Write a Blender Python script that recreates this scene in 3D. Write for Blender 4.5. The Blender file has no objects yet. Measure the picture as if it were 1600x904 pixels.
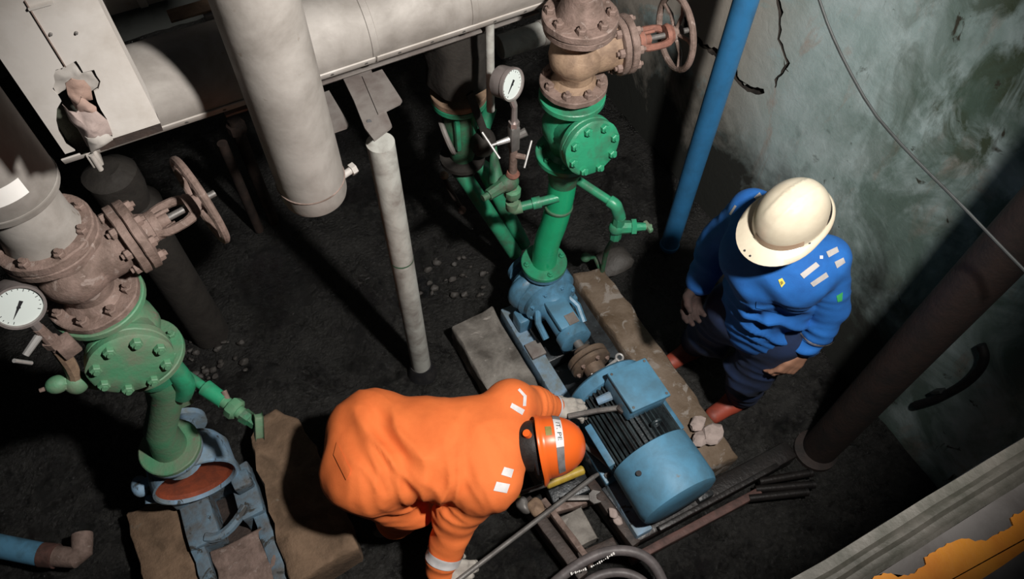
import bpy, bmesh, math, random
import numpy as np
from mathutils import Vector, Matrix, noise
from mathutils.bvhtree import BVHTree
from mathutils.geometry import delaunay_2d_cdt

random.seed(7)
SC = bpy.context.scene
COL = SC.collection
R = math.radians

# ------------------------------------------------------------------ camera, world, lights, exposure
FPX, CAM_H = 1200.0, 3.4
cam_d = bpy.data.cameras.new('camera')
cam_d.sensor_width = 36.0
cam_d.lens = 36.0 * FPX / 1600.0
cam_d.clip_start = 0.05
cam = bpy.data.objects.new('camera', cam_d)
COL.objects.link(cam)
CM = Matrix.Rotation(R(-29), 4, 'Z') @ Matrix.Rotation(R(33), 4, 'X') @ Matrix.Rotation(R(1.5), 4, 'Z')
cam.matrix_world = Matrix.Translation((0, 0, CAM_H)) @ CM
SC.camera = cam

world = bpy.data.worlds.new('world')
SC.world = world
world.use_nodes = True
world.node_tree.nodes['Background'].inputs[0].default_value = (0.75, 0.85, 1.0, 1)
world.node_tree.nodes['Background'].inputs[1].default_value = 0.012

lamp_d = bpy.data.lights.new('work_lamp', 'SPOT')
lamp_d.energy = 440
lamp_d.color = (1.0, 0.955, 0.90)
lamp_d.shadow_soft_size = 0.07
lamp_d.spot_size = R(86)
lamp_d.spot_blend = 0.6
lamp = bpy.data.objects.new('work_lamp', lamp_d)
COL.objects.link(lamp)
LAMP_P = Vector((0.92, 0.0, 3.5))
LAMP_T = Vector((0.82, 1.9, 1.1))
lamp.location = LAMP_P
lamp.rotation_euler = (LAMP_T - LAMP_P).to_track_quat('-Z', 'Y').to_euler()

SC.view_settings.view_transform = 'Standard'
SC.view_settings.look = 'None'
SC.view_settings.gamma = 1.0
SC.view_settings.use_curve_mapping = False
SC.view_settings.exposure = 0.0
SC.cycles.use_denoising = True
SC.cycles.max_bounces = 5

# ------------------------------------------------------------------ survey helpers: a photo point and one known coordinate -> world point
CR = CM.to_3x3()
CO = Vector((0, 0, CAM_H))
def ray(px, py): return CR @ Vector(((px - 800) / FPX, (452 - py) / FPX, -1.0))
def at(px, py, z):
    d = ray(px, py); return CO + d * ((z - CAM_H) / d.z)
def atx(px, py, x):
    d = ray(px, py); return CO + d * (x / d.x)
def aty(px, py, y):
    d = ray(px, py); return CO + d * (y / d.y)
def V(*a): return Vector(a)

# ------------------------------------------------------------------ materials
def mat(name, base, dirt=None, amount=0.5, scale=6.0, rough=0.55, metal=0.0, bump=0.15, bscale=60.0, spots=None, sscale=22.0, scut=0.62, detail=6.0, rough_var=0.15, stretch=None, coat=0.0):
    m = bpy.data.materials.new(name); m.use_nodes = True
    nt = m.node_tree; N = nt.nodes; L = nt.links
    b = N['Principled BSDF']
    tc = N.new('ShaderNodeTexCoord')
    src = tc.outputs['Object']
    if stretch:
        mp = N.new('ShaderNodeMapping'); mp.inputs['Scale'].default_value = stretch
        L.new(src, mp.inputs[0]); src = mp.outputs[0]
    col = None
    def noise_node(sc, det=detail, dist=0.3):
        n = N.new('ShaderNodeTexNoise'); n.inputs['Scale'].default_value = sc
        n.inputs['Detail'].default_value = det; n.inputs['Roughness'].default_value = 0.62
        n.inputs['Distortion'].default_value = dist
        L.new(src, n.inputs['Vector']); return n
    n1 = noise_node(scale)
    mx = N.new('ShaderNodeMix'); mx.data_type = 'RGBA'
    mx.inputs[6].default_value = (*base, 1); mx.inputs[7].default_value = (*(dirt or base), 1)
    mr = N.new('ShaderNodeMapRange'); mr.inputs[1].default_value = 0.62 - amount * 0.4; mr.inputs[2].default_value = 0.75 - amount * 0.15
    L.new(n1.outputs[0], mr.inputs[0]); L.new(mr.outputs[0], mx.inputs[0])
    col = mx.outputs[2]
    if spots:
        n2 = noise_node(sscale, 4, 0.6)
        m2 = N.new('ShaderNodeMapRange'); m2.inputs[1].default_value = scut; m2.inputs[2].default_value = scut + 0.06
        L.new(n2.outputs[0], m2.inputs[0])
        mx2 = N.new('ShaderNodeMix'); mx2.data_type = 'RGBA'
        L.new(m2.outputs[0], mx2.inputs[0]); L.new(col, mx2.inputs[6]); mx2.inputs[7].default_value = (*spots, 1)
        col = mx2.outputs[2]
    L.new(col, b.inputs['Base Color'])
    b.inputs['Metallic'].default_value = metal
    r2 = N.new('ShaderNodeMapRange'); r2.inputs[3].default_value = max(0.05, rough - rough_var); r2.inputs[4].default_value = min(1, rough + rough_var)
    L.new(n1.outputs[0], r2.inputs[0]); L.new(r2.outputs[0], b.inputs['Roughness'])
    if coat: b.inputs['Coat Weight'].default_value = coat
    if bump:
        nb = noise_node(bscale, 5, 0)
        bp = N.new('ShaderNodeBump'); bp.inputs['Strength'].default_value = bump; bp.inputs['Distance'].default_value = 0.006
        L.new(nb.outputs[0], bp.inputs['Height']); L.new(bp.outputs[0], b.inputs['Normal'])
    return m

M = {}
M['clad'] = mat('aluminium_cladding', (0.37, 0.345, 0.32), (0.22, 0.20, 0.18), 0.62, 5, 0.66, 0.1, 0.14, 30, spots=(0.20, 0.17, 0.14), sscale=18, scut=0.68)
M['clad_light'] = mat('pale_cladding', (0.53, 0.50, 0.47), (0.38, 0.345, 0.31), 0.55, 5, 0.5, 0.1, 0.08, 24)
M['clad_rust'] = mat('corroded_cladding', (0.25, 0.185, 0.16), (0.10, 0.07, 0.055), 0.5, 16, 0.8, 0.1, 0.5, 60)
M['flap_pink'] = mat('pink_rusted_sheet', (0.31, 0.205, 0.165), (0.23, 0.16, 0.135), 0.5, 16, 0.8, 0, 0.3, 60)
M['flap_grey'] = mat('grey_rusted_sheet', (0.30, 0.235, 0.215), (0.21, 0.165, 0.15), 0.5, 14, 0.8, 0, 0.3, 60)
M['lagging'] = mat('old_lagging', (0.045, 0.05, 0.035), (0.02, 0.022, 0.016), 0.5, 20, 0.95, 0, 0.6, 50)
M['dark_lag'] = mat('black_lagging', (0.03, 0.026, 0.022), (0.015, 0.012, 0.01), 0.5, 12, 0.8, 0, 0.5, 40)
M['post'] = mat('pale_post_paint', (0.48, 0.485, 0.45), (0.24, 0.22, 0.20), 0.5, 9, 0.55, 0, 0.2, 50, spots=(0.13, 0.10, 0.08), sscale=26, scut=0.7)
M['bracket'] = mat('grey_bracket_steel', (0.23, 0.21, 0.195), (0.15, 0.125, 0.115), 0.5, 12, 0.6, 0.1, 0.15, 60)
M['bracket_red'] = mat('red_primer_steel', (0.05, 0.022, 0.018), (0.02, 0.012, 0.01), 0.5, 12, 0.7, 0, 0.2, 60)
M['rust'] = mat('rusted_iron', (0.235, 0.165, 0.14), (0.12, 0.082, 0.066), 0.6, 18, 0.75, 0.1, 0.5, 90, spots=(0.27, 0.21, 0.185), sscale=30, scut=0.6)
M['rust_brown'] = mat('brown_rusted_iron', (0.33, 0.225, 0.15), (0.17, 0.11, 0.075), 0.55, 14, 0.7, 0.1, 0.4, 70)
M['rust_red'] = mat('red_rusted_iron', (0.28, 0.12, 0.085), (0.14, 0.065, 0.05), 0.55, 18, 0.75, 0.1, 0.4, 80)
M['rust_dark'] = mat('dark_rusted_steel', (0.05, 0.034, 0.028), (0.022, 0.017, 0.015), 0.5, 16, 0.6, 0.2, 0.4, 60)
M['black_rust'] = mat('blackened_rusty_pipe', (0.030, 0.019, 0.016), (0.012, 0.010, 0.009), 0.5, 9, 0.7, 0.1, 0.4, 50)
M['rust_strip'] = mat('rusty_bar_steel', (0.12, 0.06, 0.05), (0.05, 0.03, 0.026), 0.5, 16, 0.65, 0.1, 0.4, 60)
M['inside_red'] = mat('red_oxide_casing', (0.27, 0.055, 0.02), (0.15, 0.035, 0.015), 0.5, 18, 0.8, 0, 0.3, 90)
M['green'] = mat('green_paint', (0.030, 0.29, 0.15), (0.05, 0.15, 0.09), 0.45, 12, 0.38, 0, 0.22, 70, spots=(0.12, 0.115, 0.085), sscale=17, scut=0.68)
M['green_pale'] = mat('dusty_green_paint', (0.075, 0.245, 0.13), (0.15, 0.185, 0.125), 0.6, 9, 0.6, 0, 0.3, 70, spots=(0.17, 0.14, 0.11), sscale=15, scut=0.66)
M['green_clean'] = mat('glossy_green_paint', (0.018, 0.40, 0.18), (0.018, 0.32, 0.145), 0.4, 9, 0.3, 0, 0.1, 40, spots=(0.09, 0.10, 0.07), sscale=20, scut=0.72)
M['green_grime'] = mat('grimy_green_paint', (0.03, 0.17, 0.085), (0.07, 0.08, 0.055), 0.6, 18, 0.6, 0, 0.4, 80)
M['blue'] = mat('blue_machine_paint', (0.095, 0.25, 0.39), (0.06, 0.13, 0.18), 0.45, 11, 0.42, 0, 0.15, 60, spots=(0.13, 0.125, 0.12), sscale=14, scut=0.67)
M['blue_clean'] = mat('blue_cowl_paint', (0.095, 0.27, 0.42), (0.075, 0.18, 0.26), 0.6, 8, 0.6, 0, 0.1, 50, spots=(0.15, 0.13, 0.10), sscale=11, scut=0.70)
M['blue_flaked'] = mat('flaked_blue_paint', (0.12, 0.20, 0.27), (0.10, 0.10, 0.10), 0.65, 12, 0.7, 0, 0.4, 70, spots=(0.035, 0.035, 0.033), sscale=16, scut=0.56)
M['coupling'] = mat('brown_coupling_iron', (0.17, 0.12, 0.085), (0.08, 0.058, 0.045), 0.6, 14, 0.6, 0.2, 0.4, 70)
M['blue_worn'] = mat('worn_blue_paint', (0.20, 0.33, 0.47), (0.17, 0.20, 0.20), 0.6, 12, 0.65, 0, 0.3, 70, spots=(0.045, 0.05, 0.05), sscale=16, scut=0.60)
M['blue_pipe'] = mat('blue_pipe_paint', (0.035, 0.185, 0.40), (0.03, 0.14, 0.29), 0.4, 7, 0.42, 0, 0.12, 40)
M['fin'] = mat('oily_dark_fins', (0.035, 0.05, 0.055), (0.012, 0.014, 0.016), 0.6, 18, 0.35, 0.1, 0.3, 70)
M['oily'] = mat('oily_steel', (0.05, 0.058, 0.064), (0.016, 0.016, 0.017), 0.6, 10, 0.35, 0.2, 0.5, 50, spots=(0.11, 0.12, 0.125), sscale=20, scut=0.66)
M['chrome'] = mat('bright_steel', (0.42, 0.41, 0.40), (0.26, 0.25, 0.24), 0.4, 20, 0.4, 0.35, 0.0)
M['steel'] = mat('grey_steel', (0.20, 0.19, 0.18), (0.11, 0.10, 0.095), 0.5, 14, 0.5, 0.4, 0.2, 60)
M['gauge_case'] = mat('gauge_case', (0.32, 0.28, 0.27), (0.2, 0.17, 0.16), 0.4, 14, 0.35, 0.5, 0.05)
M['dial'] = mat('dial_face', (0.60, 0.66, 0.64), None, 0.3, 8, 0.5, 0, 0)
M['ink'] = mat('black_ink', (0.015, 0.015, 0.018), None, 0.3, 8, 0.5, 0, 0)
M['white'] = mat('white_label', (0.88, 0.86, 0.83), (0.80, 0.78, 0.75), 0.4, 8, 0.6, 0, 0)
M['concrete'] = mat('rough_concrete', (0.205, 0.155, 0.115), (0.105, 0.07, 0.042), 0.6, 6, 0.9, 0, 0.9, 80, spots=(0.27, 0.235, 0.205), sscale=11, scut=0.55)
M['concrete_brown'] = mat('brown_concrete', (0.21, 0.135, 0.085), (0.095, 0.06, 0.036), 0.6, 8, 0.9, 0, 0.8, 70, spots=(0.17, 0.135, 0.10), sscale=12, scut=0.64)
M['concrete_pale'] = mat('pale_concrete', (0.26, 0.24, 0.215), (0.085, 0.075, 0.065), 0.6, 7, 0.9, 0, 0.8, 70, spots=(0.36, 0.33, 0.30), sscale=10, scut=0.60)
M['rim'] = mat('grey_rim_concrete', (0.16, 0.15, 0.145), (0.10, 0.09, 0.085), 0.5, 8, 0.9, 0, 0.5, 60)
M['rim_steel'] = mat('worn_edge_angle', (0.095, 0.088, 0.075), (0.035, 0.036, 0.026), 0.6, 12, 0.6, 0.1, 0.3, 60)
M['orange_paint'] = mat('orange_floor_paint', (0.78, 0.29, 0.015), (0.66, 0.20, 0.01), 0.5, 7, 0.65, 0, 0.3, 40, spots=(0.10, 0.07, 0.03), sscale=20, scut=0.72)
M['yellow'] = mat('yellow_grip', (0.48, 0.33, 0.04), (0.30, 0.19, 0.03), 0.5, 20, 0.5, 0, 0.1)
M['rubber'] = mat('black_rubber', (0.016, 0.016, 0.018), (0.03, 0.028, 0.026), 0.4, 20, 0.55, 0, 0.2)
M['hose'] = mat('grey_rubber_hose', (0.15, 0.13, 0.13), (0.09, 0.08, 0.08), 0.5, 20, 0.5, 0, 0.15)
M['cable'] = mat('grey_cable', (0.040, 0.045, 0.045), (0.025, 0.028, 0.028), 0.4, 20, 0.5, 0, 0)
M['stone'] = mat('wet_stone', (0.06, 0.055, 0.05), (0.045, 0.04, 0.036), 0.5, 15, 0.6, 0, 0.6, 60)
M['orange_cloth'] = mat('orange_coverall_cloth', (0.88, 0.20, 0.045), (0.78, 0.165, 0.035), 0.5, 7, 0.85, 0, 0.12, 170, rough_var=0.05)
M['blue_cloth'] = mat('blue_coverall_cloth', (0.010, 0.125, 0.44), (0.008, 0.09, 0.33), 0.5, 7, 0.85, 0, 0.12, 170, rough_var=0.05)
M['navy_cloth'] = mat('navy_trouser_cloth', (0.008, 0.022, 0.07), (0.006, 0.012, 0.035), 0.5, 9, 0.85, 0, 0.12, 170)
M['silver'] = mat('grey_reflective_tape', (0.56, 0.53, 0.51), (0.42, 0.40, 0.39), 0.5, 20, 0.4, 0.2, 0.05)
M['silver_white'] = mat('white_reflective_tape', (0.86, 0.84, 0.84), (0.7, 0.68, 0.68), 0.5, 20, 0.4, 0.1, 0.05)
M['silver_dark'] = mat('dull_reflective_tape', (0.33, 0.31, 0.31), (0.2, 0.19, 0.19), 0.5, 30, 0.4, 0.3, 0.1)
M['skin'] = mat('skin', (0.30, 0.155, 0.10), (0.25, 0.125, 0.08), 0.4, 12, 0.55, 0, 0.05)
M['hair'] = mat('black_hair', (0.012, 0.010, 0.010), (0.02, 0.017, 0.015), 0.5, 40, 0.6, 0, 0.3, 90)
M['glove'] = mat('grey_work_glove', (0.50, 0.47, 0.42), (0.33, 0.30, 0.27), 0.5, 14, 0.85, 0, 0.4, 120)
M['hand_shade'] = mat('painted_hand_shade', (0.035, 0.018, 0.015), (0.02, 0.012, 0.01), 0.5, 14, 0.9, 0, 0.4, 120)  # near-black colour standing in for shade on one hand
M['black_steel'] = mat('black_oily_steel', (0.020, 0.017, 0.016), (0.010, 0.009, 0.009), 0.5, 10, 0.4, 0.2, 0.4, 50)
M['boot'] = mat('red_rubber_boot', (0.32, 0.055, 0.03), (0.18, 0.035, 0.022), 0.5, 10, 0.55, 0, 0.1)
M['boot_black'] = mat('black_boot', (0.015, 0.014, 0.013), (0.03, 0.028, 0.025), 0.5, 10, 0.55, 0, 0.1)
M['helmet_orange'] = mat('orange_helmet_shell', (0.90, 0.15, 0.022), (0.84, 0.13, 0.02), 0.4, 6, 0.33, 0, 0.0)
M['helmet_white'] = mat('cream_helmet_shell', (0.60, 0.54, 0.42), (0.50, 0.43, 0.325), 0.5, 6, 0.33, 0, 0.0)
M['helmet_stain'] = mat('brown_rubbed_band', (0.38, 0.25, 0.17), (0.5, 0.38, 0.27), 0.5, 14, 0.5, 0, 0.0)
M['badge_yellow'] = mat('yellow_badge', (0.80, 0.62, 0.10), None, 0.4, 20, 0.6, 0, 0)
M['badge_olive'] = mat('olive_sticker', (0.30, 0.24, 0.07), (0.22, 0.18, 0.05), 0.5, 60, 0.5, 0, 0)
M['badge_green'] = mat('green_badge', (0.05, 0.40, 0.12), None, 0.4, 20, 0.6, 0, 0)
M['rag'] = mat('pale_rag', (0.42, 0.34, 0.31), (0.25, 0.20, 0.18), 0.5, 16, 0.9, 0, 0.3)

def floor_material():
    m = bpy.data.materials.new('wet_oily_sludge'); m.use_nodes = True
    nt = m.node_tree; N = nt.nodes; L = nt.links; b = N['Principled BSDF']
    tc = N.new('ShaderNodeTexCoord')
    def nz(s, d=6, dist=0.4):
        n = N.new('ShaderNodeTexNoise'); n.inputs['Scale'].default_value = s; n.inputs['Detail'].default_value = d
        n.inputs['Distortion'].default_value = dist; n.inputs['Roughness'].default_value = 0.65
        L.new(tc.outputs['Object'], n.inputs['Vector']); return n
    a = nz(2.2); c = nz(26, 7)
    ramp = N.new('ShaderNodeValToRGB'); e = ramp.color_ramp.elements
    e[0].position = 0.42; e[0].color = (0.004, 0.004, 0.004, 1)
    e[1].position = 0.70; e[1].color = (0.040, 0.039, 0.036, 1)
    mixn = N.new('ShaderNodeMath'); mixn.operation = 'MULTIPLY_ADD'; mixn.inputs[1].default_value = 0.55; 
    L.new(a.outputs[0], mixn.inputs[0])
    m2 = N.new('ShaderNodeMath'); m2.operation = 'MULTIPLY'; m2.inputs[1].default_value = 0.5
    L.new(c.outputs[0], m2.inputs[0]); L.new(m2.outputs[0], mixn.inputs[2])
    L.new(mixn.outputs[0], ramp.inputs[0]); L.new(ramp.outputs[0], b.inputs['Base Color'])
    rr = N.new('ShaderNodeMapRange'); rr.inputs[1].default_value = 0.4; rr.inputs[2].default_value = 0.65; rr.inputs[3].default_value = 0.10; rr.inputs[4].default_value = 0.62
    L.new(a.outputs[0], rr.inputs[0]); L.new(rr.outputs[0], b.inputs['Roughness'])
    d1 = nz(60, 7); bp = N.new('ShaderNodeBump'); bp.inputs['Strength'].default_value = 1.0; bp.inputs['Distance'].default_value = 0.02
    L.new(d1.outputs[0], bp.inputs['Height']); L.new(bp.outputs[0], b.inputs['Normal'])
    return m
M['floor'] = floor_material()

def wall_material():
    m = bpy.data.materials.new('teal_wall_paint'); m.use_nodes = True
    nt = m.node_tree; N = nt.nodes; L = nt.links; b = N['Principled BSDF']
    tc = N.new('ShaderNodeTexCoord'); src = tc.outputs['Object']
    def nz(s, d=6, dist=0.4, st=(1, 1, 1)):
        mp = N.new('ShaderNodeMapping'); mp.inputs['Scale'].default_value = st; L.new(src, mp.inputs[0])
        n = N.new('ShaderNodeTexNoise'); n.inputs['Scale'].default_value = s; n.inputs['Detail'].default_value = d
        n.inputs['Distortion'].default_value = dist; n.inputs['Roughness'].default_value = 0.65
        L.new(mp.outputs[0], n.inputs['Vector']); return n.outputs[0]
    def mr(x, a, bb, c=0, d=1):
        n = N.new('ShaderNodeMapRange'); L.new(x, n.inputs[0])
        for i, v in enumerate((a, bb, c, d)): n.inputs[i + 1].default_value = v
        return n.outputs[0]
    def mul(x, y):
        n = N.new('ShaderNodeMath'); n.operation = 'MULTIPLY'; L.new(x, n.inputs[0]); L.new(y, n.inputs[1]); return n.outputs[0]
    def mix(f, a, bcol):
        n = N.new('ShaderNodeMix'); n.data_type = 'RGBA'; L.new(f, n.inputs[0])
        if isinstance(a, tuple): n.inputs[6].default_value = (*a, 1)
        else: L.new(a, n.inputs[6])
        n.inputs[7].default_value = (*bcol, 1); return n.outputs[2]
    sep = N.new('ShaderNodeSeparateXYZ'); L.new(src, sep.inputs[0]); Y, Z = sep.outputs[1], sep.outputs[2]
    c = mix(mr(nz(3.5), 0.42, 0.6), (0.47, 0.575, 0.575), (0.35, 0.46, 0.45))
    # bare greyish-brown plaster round the cracks, further along the wall
    bare = mul(mr(nz(3.0, 5, 0.8), 0.36, 0.46), mr(Y, 1.65, 2.1))
    c = mix(bare, c, (0.47, 0.43, 0.375))
    pink = mr(nz(5.5, 5, 0.6, (1, 1, 0.45)), 0.58, 0.70)
    c = mix(pink, c, (0.42, 0.38, 0.34))
    # green-black growth near the top of the wall at the near end, and grime low down
    moss = mul(mr(nz(7.0, 7, 0.7, (1, 1, 0.5)), 0.44, 0.60), mul(mr(Y, 1.50, 1.05), mr(Z, 0.6, 1.5)))
    c = mix(moss, c, (0.055, 0.070, 0.035))
    green = mul(mr(nz(2.6, 5, 0.6), 0.40, 0.58, 0, 0.8), mr(Y, 1.65, 1.1))
    c = mix(green, c, (0.09, 0.145, 0.115))
    spot = mul(mr(nz(9, 4, 0.9), 0.64, 0.70), mr(Y, 1.65, 1.2))
    c = mix(spot, c, (0.045, 0.042, 0.028))
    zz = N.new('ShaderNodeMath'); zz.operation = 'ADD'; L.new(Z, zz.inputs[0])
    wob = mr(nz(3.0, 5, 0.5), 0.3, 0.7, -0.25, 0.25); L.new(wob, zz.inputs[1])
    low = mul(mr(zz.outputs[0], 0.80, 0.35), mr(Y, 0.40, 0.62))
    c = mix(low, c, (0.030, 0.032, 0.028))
    L.new(c, b.inputs['Base Color']); b.inputs['Roughness'].default_value = 0.75
    bp = N.new('ShaderNodeBump'); bp.inputs['Strength'].default_value = 0.35; bp.inputs['Distance'].default_value = 0.01
    L.new(nz(14, 8), bp.inputs['Height']); L.new(bp.outputs[0], b.inputs['Normal'])
    return m
M['wall'] = wall_material()
M['crack'] = mat('broken_concrete_in_crack', (0.05, 0.04, 0.033), (0.02, 0.017, 0.015), 0.5, 20, 0.95, 0, 0.5, 60)
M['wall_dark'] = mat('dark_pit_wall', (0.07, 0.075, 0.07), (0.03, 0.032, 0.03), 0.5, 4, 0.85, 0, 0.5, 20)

# ------------------------------------------------------------------ mesh builder
def frame(n, up=None):
    n = Vector(n).normalized()
    up = Vector(up) if up else (Vector((0, 0, 1)) if abs(n.z) < 0.9 else Vector((1, 0, 0)))
    x = up.cross(n).normalized(); y = n.cross(x)
    return Matrix((x, y, n)).transposed()

class MB:
    def __init__(self): self.bm = bmesh.new()
    def ring_strip(self, rings, cap0=True, cap1=True, closed=True):
        bm = self.bm; rv = [[bm.verts.new(p) for p in r] for r in rings]
        for a, b in zip(rv, rv[1:]):
            n = len(a)
            for i in range(n if closed else n - 1):
                j = (i + 1) % n
                bm.faces.new((a[i], a[j], b[j], b[i]))
        if cap0: bm.faces.new(list(reversed(rv[0])))
        if cap1: bm.faces.new(rv[-1])
        return self
    def lathe(self, prof, o=(0, 0, 0), axis=(0, 0, 1), seg=28, cap0=True, cap1=True, sx=1.0):
        F = frame(axis); o = Vector(o); rings = []
        for r, h in prof:
            rings.append([o + F @ Vector((r * sx * math.cos(2 * math.pi * i / seg), r * math.sin(2 * math.pi * i / seg), h)) for i in range(seg)])
        return self.ring_strip(rings, cap0, cap1)
    def cyl(self, a, b, r, r2=None, seg=16, bev=0.0):
        a, b = Vector(a), Vector(b); L = (b - a).length; r2 = r if r2 is None else r2
        p = [(r, 0), (r2, L)] if not bev else [(r - bev, 0), (r, bev), (r2, L - bev), (r2 - bev, L)]
        return self.lathe(p, a, b - a, seg)
    def tube(self, pts, r, seg=12, smooth=0, caps=True):
        pts = [Vector(p) for p in pts]
        for _ in range(smooth):
            q = [pts[0]]
            for a, b in zip(pts, pts[1:]): q += [a.lerp(b, 0.25), a.lerp(b, 0.75)]
            q.append(pts[-1]); pts = q
        rings = []; up = None
        for i, p in enumerate(pts):
            t = (pts[min(i + 1, len(pts) - 1)] - pts[max(i - 1, 0)]).normalized()
            if up is None: up = frame(t).col[0].copy()
            up = (up - t * up.dot(t)).normalized(); w = t.cross(up)
            rr = r[i] if isinstance(r, (list, tuple)) else r
            k = 1.0
            if 0 < i < len(pts) - 1:
                c = max(0.5, math.cos((pts[i] - pts[i - 1]).angle(pts[i + 1] - pts[i]) / 2)); k = 1 / c
            rings.append([p + (up * math.cos(2 * math.pi * j / seg) + w * math.sin(2 * math.pi * j / seg)) * rr for j in range(seg)])
        return self.ring_strip(rings, caps, caps)
    def box(self, c, s, rot=None, bev=0.0):
        M4 = Matrix.Translation(Vector(c)) @ (rot.to_4x4() if rot is not None else Matrix())
        r = bmesh.ops.create_cube(self.bm, size=1.0)
        for v in r['verts']: v.co = M4 @ Vector((v.co.x * s[0], v.co.y * s[1], v.co.z * s[2]))
        if bev:
            es = list({e for v in r['verts'] for e in v.link_edges})
            bmesh.ops.bevel(self.bm, geom=es, offset=bev, segments=2, affect='EDGES', profile=0.5)
        return self
    def prism(self, poly, h):
        """poly: 3D points of the bottom outline, h: offset vector"""
        h = Vector(h); bm = self.bm
        a = [bm.verts.new(Vector(p)) for p in poly]; b = [bm.verts.new(Vector(p) + h) for p in poly]
        n = len(a)
        for i in range(n):
            j = (i + 1) % n; bm.faces.new((a[i], a[j], b[j], b[i]))
        bm.faces.new(list(reversed(a))); bm.faces.new(b); return self
    def torus(self, c, axis, R_, r, seg=36, sub=10):
        F = frame(axis); c = Vector(c); bm = self.bm; g = []
        for i in range(seg):
            t = 2 * math.pi * i / seg; row = []
            for j in range(sub):
                s = 2 * math.pi * j / sub
                row.append(bm.verts.new(c + F @ Vector(((R_ + r * math.cos(s)) * math.cos(t), (R_ + r * math.cos(s)) * math.sin(t), r * math.sin(s)))))
            g.append(row)
        for i in range(seg):
            for j in range(sub):
                bm.faces.new((g[i][j], g[(i + 1) % seg][j], g[(i + 1) % seg][(j + 1) % sub], g[i][(j + 1) % sub]))
        return self
    def ell(self, c, s, rot=None, seg=20):
        r = bmesh.ops.create_uvsphere(self.bm, u_segments=seg, v_segments=max(8, seg // 2 + 2), radius=1.0)
        M4 = Matrix.Translation(Vector(c)) @ (rot.to_4x4() if rot is not None else Matrix())
        for v in r['verts']: v.co = M4 @ Vector((v.co.x * s[0], v.co.y * s[1], v.co.z * s[2]))
        return self
    def hexbolt(self, p, axis, r=0.013, h=0.014, stud=0.008):
        p = Vector(p); a = Vector(axis).normalized()
        self.lathe([(r, -0.001), (r, h * 0.85), (r * 0.82, h)], p, a, 6)
        if stud: self.lathe([(r * 0.5, h), (r * 0.5, h + stud)], p, a, 8)
        return self
    def jitter(self, amp, sc, seed=0.0):
        for v in self.bm.verts:
            v.co += Vector(noise.noise_vector(v.co * sc + Vector((seed, seed, seed)))) * amp
        return self
    def sub(self, cuts=1, maxlen=None):
        if maxlen:
            for _ in range(6):
                es = [e for e in self.bm.edges if e.calc_length() > maxlen]
                if not es: break
                bmesh.ops.subdivide_edges(self.bm, edges=es, cuts=1, use_grid_fill=True)
        else: bmesh.ops.subdivide_edges(self.bm, edges=self.bm.edges[:], cuts=cuts, use_grid_fill=True)
        return self
    def mesh(self, name, m, sharp=0.6):
        bm = self.bm; bm.normal_update()
        bmesh.ops.recalc_face_normals(bm, faces=bm.faces[:])
        for f in bm.faces: f.smooth = True
        for e in bm.edges:
            if len(e.link_faces) == 2 and e.calc_face_angle(0) > sharp: e.smooth = False
        me = bpy.data.meshes.new(name); bm.to_mesh(me); bm.free()
        me.materials.append(m); return me

WM = {}
def obj(name, me, parent=None, local=False):
    """link mesh; vertices are in world metres unless local"""
    if parent is not None and not local:
        me.transform(WM[parent.name_full].inverted())
    o = bpy.data.objects.new(name, me); COL.objects.link(o)
    if parent is not None: o.parent = parent; WM[o.name_full] = WM[parent.name_full]
    else: WM[o.name_full] = Matrix()
    return o
def part(name, mb, m, parent, local=False, label=None, kind=None, sharp=0.6):
    o = obj(name, mb.mesh(name, M[m], sharp), parent, local)
    if label: o['label'] = label
    if kind: o['kind'] = kind
    return o
def tag(o, label, cat, group=None, kind=None):
    if label: o['label'] = label
    if cat: o['category'] = cat
    if group: o['group'] = group
    if kind: o['kind'] = kind
    return o
def thing(name, label, cat, loc=(0, 0, 0), rot=None, group=None):
    o = bpy.data.objects.new(name, None); COL.objects.link(o)
    o.empty_display_size = 0.05
    mw = Matrix.Translation(Vector(loc)) @ (rot.to_4x4() if rot is not None else Matrix())
    o.matrix_world = mw; WM[o.name_full] = mw
    return tag(o, label, cat, group)
def single(name, mb, m, label, cat, group=None, kind=None, sharp=0.6):
    me = mb.mesh(name, M[m], sharp)
    co = np.empty(len(me.vertices) * 3, 'f'); me.vertices.foreach_get('co', co); co = co.reshape(-1, 3)
    c = Vector(((co[:, 0].min() + co[:, 0].max()) / 2, (co[:, 1].min() + co[:, 1].max()) / 2, co[:, 2].min()))
    me.transform(Matrix.Translation(-c)); o = obj(name, me); o.location = c; WM[o.name_full] = Matrix.Translation(c)
    return tag(o, label, cat, group, kind)
def struct(name, mb, m, sharp=0.6):
    o = obj(name, mb.mesh(name, M[m], sharp)); o['kind'] = 'structure'; return o
def bolts(parent, m, centre, axis, rad, n, head=0.013, h=0.014, phase=0.0, stud=0.008, name='bolt'):
    """n hex bolts on a circle, one mesh shared by all; local coordinates of parent"""
    F = frame(axis); c = Vector(centre)
    me = MB().hexbolt((0, 0, 0), (0, 0, 1), head, h, stud).mesh(name, M[m])
    for i in range(n):
        t = 2 * math.pi * i / n + phase
        o = bpy.data.objects.new(name, me); COL.objects.link(o); o.parent = parent
        o.matrix_local = Matrix.Translation(c + F @ Vector((rad * math.cos(t), rad * math.sin(t), 0))) @ F.to_4x4()
        WM[o.name_full] = WM[parent.name_full]

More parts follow.
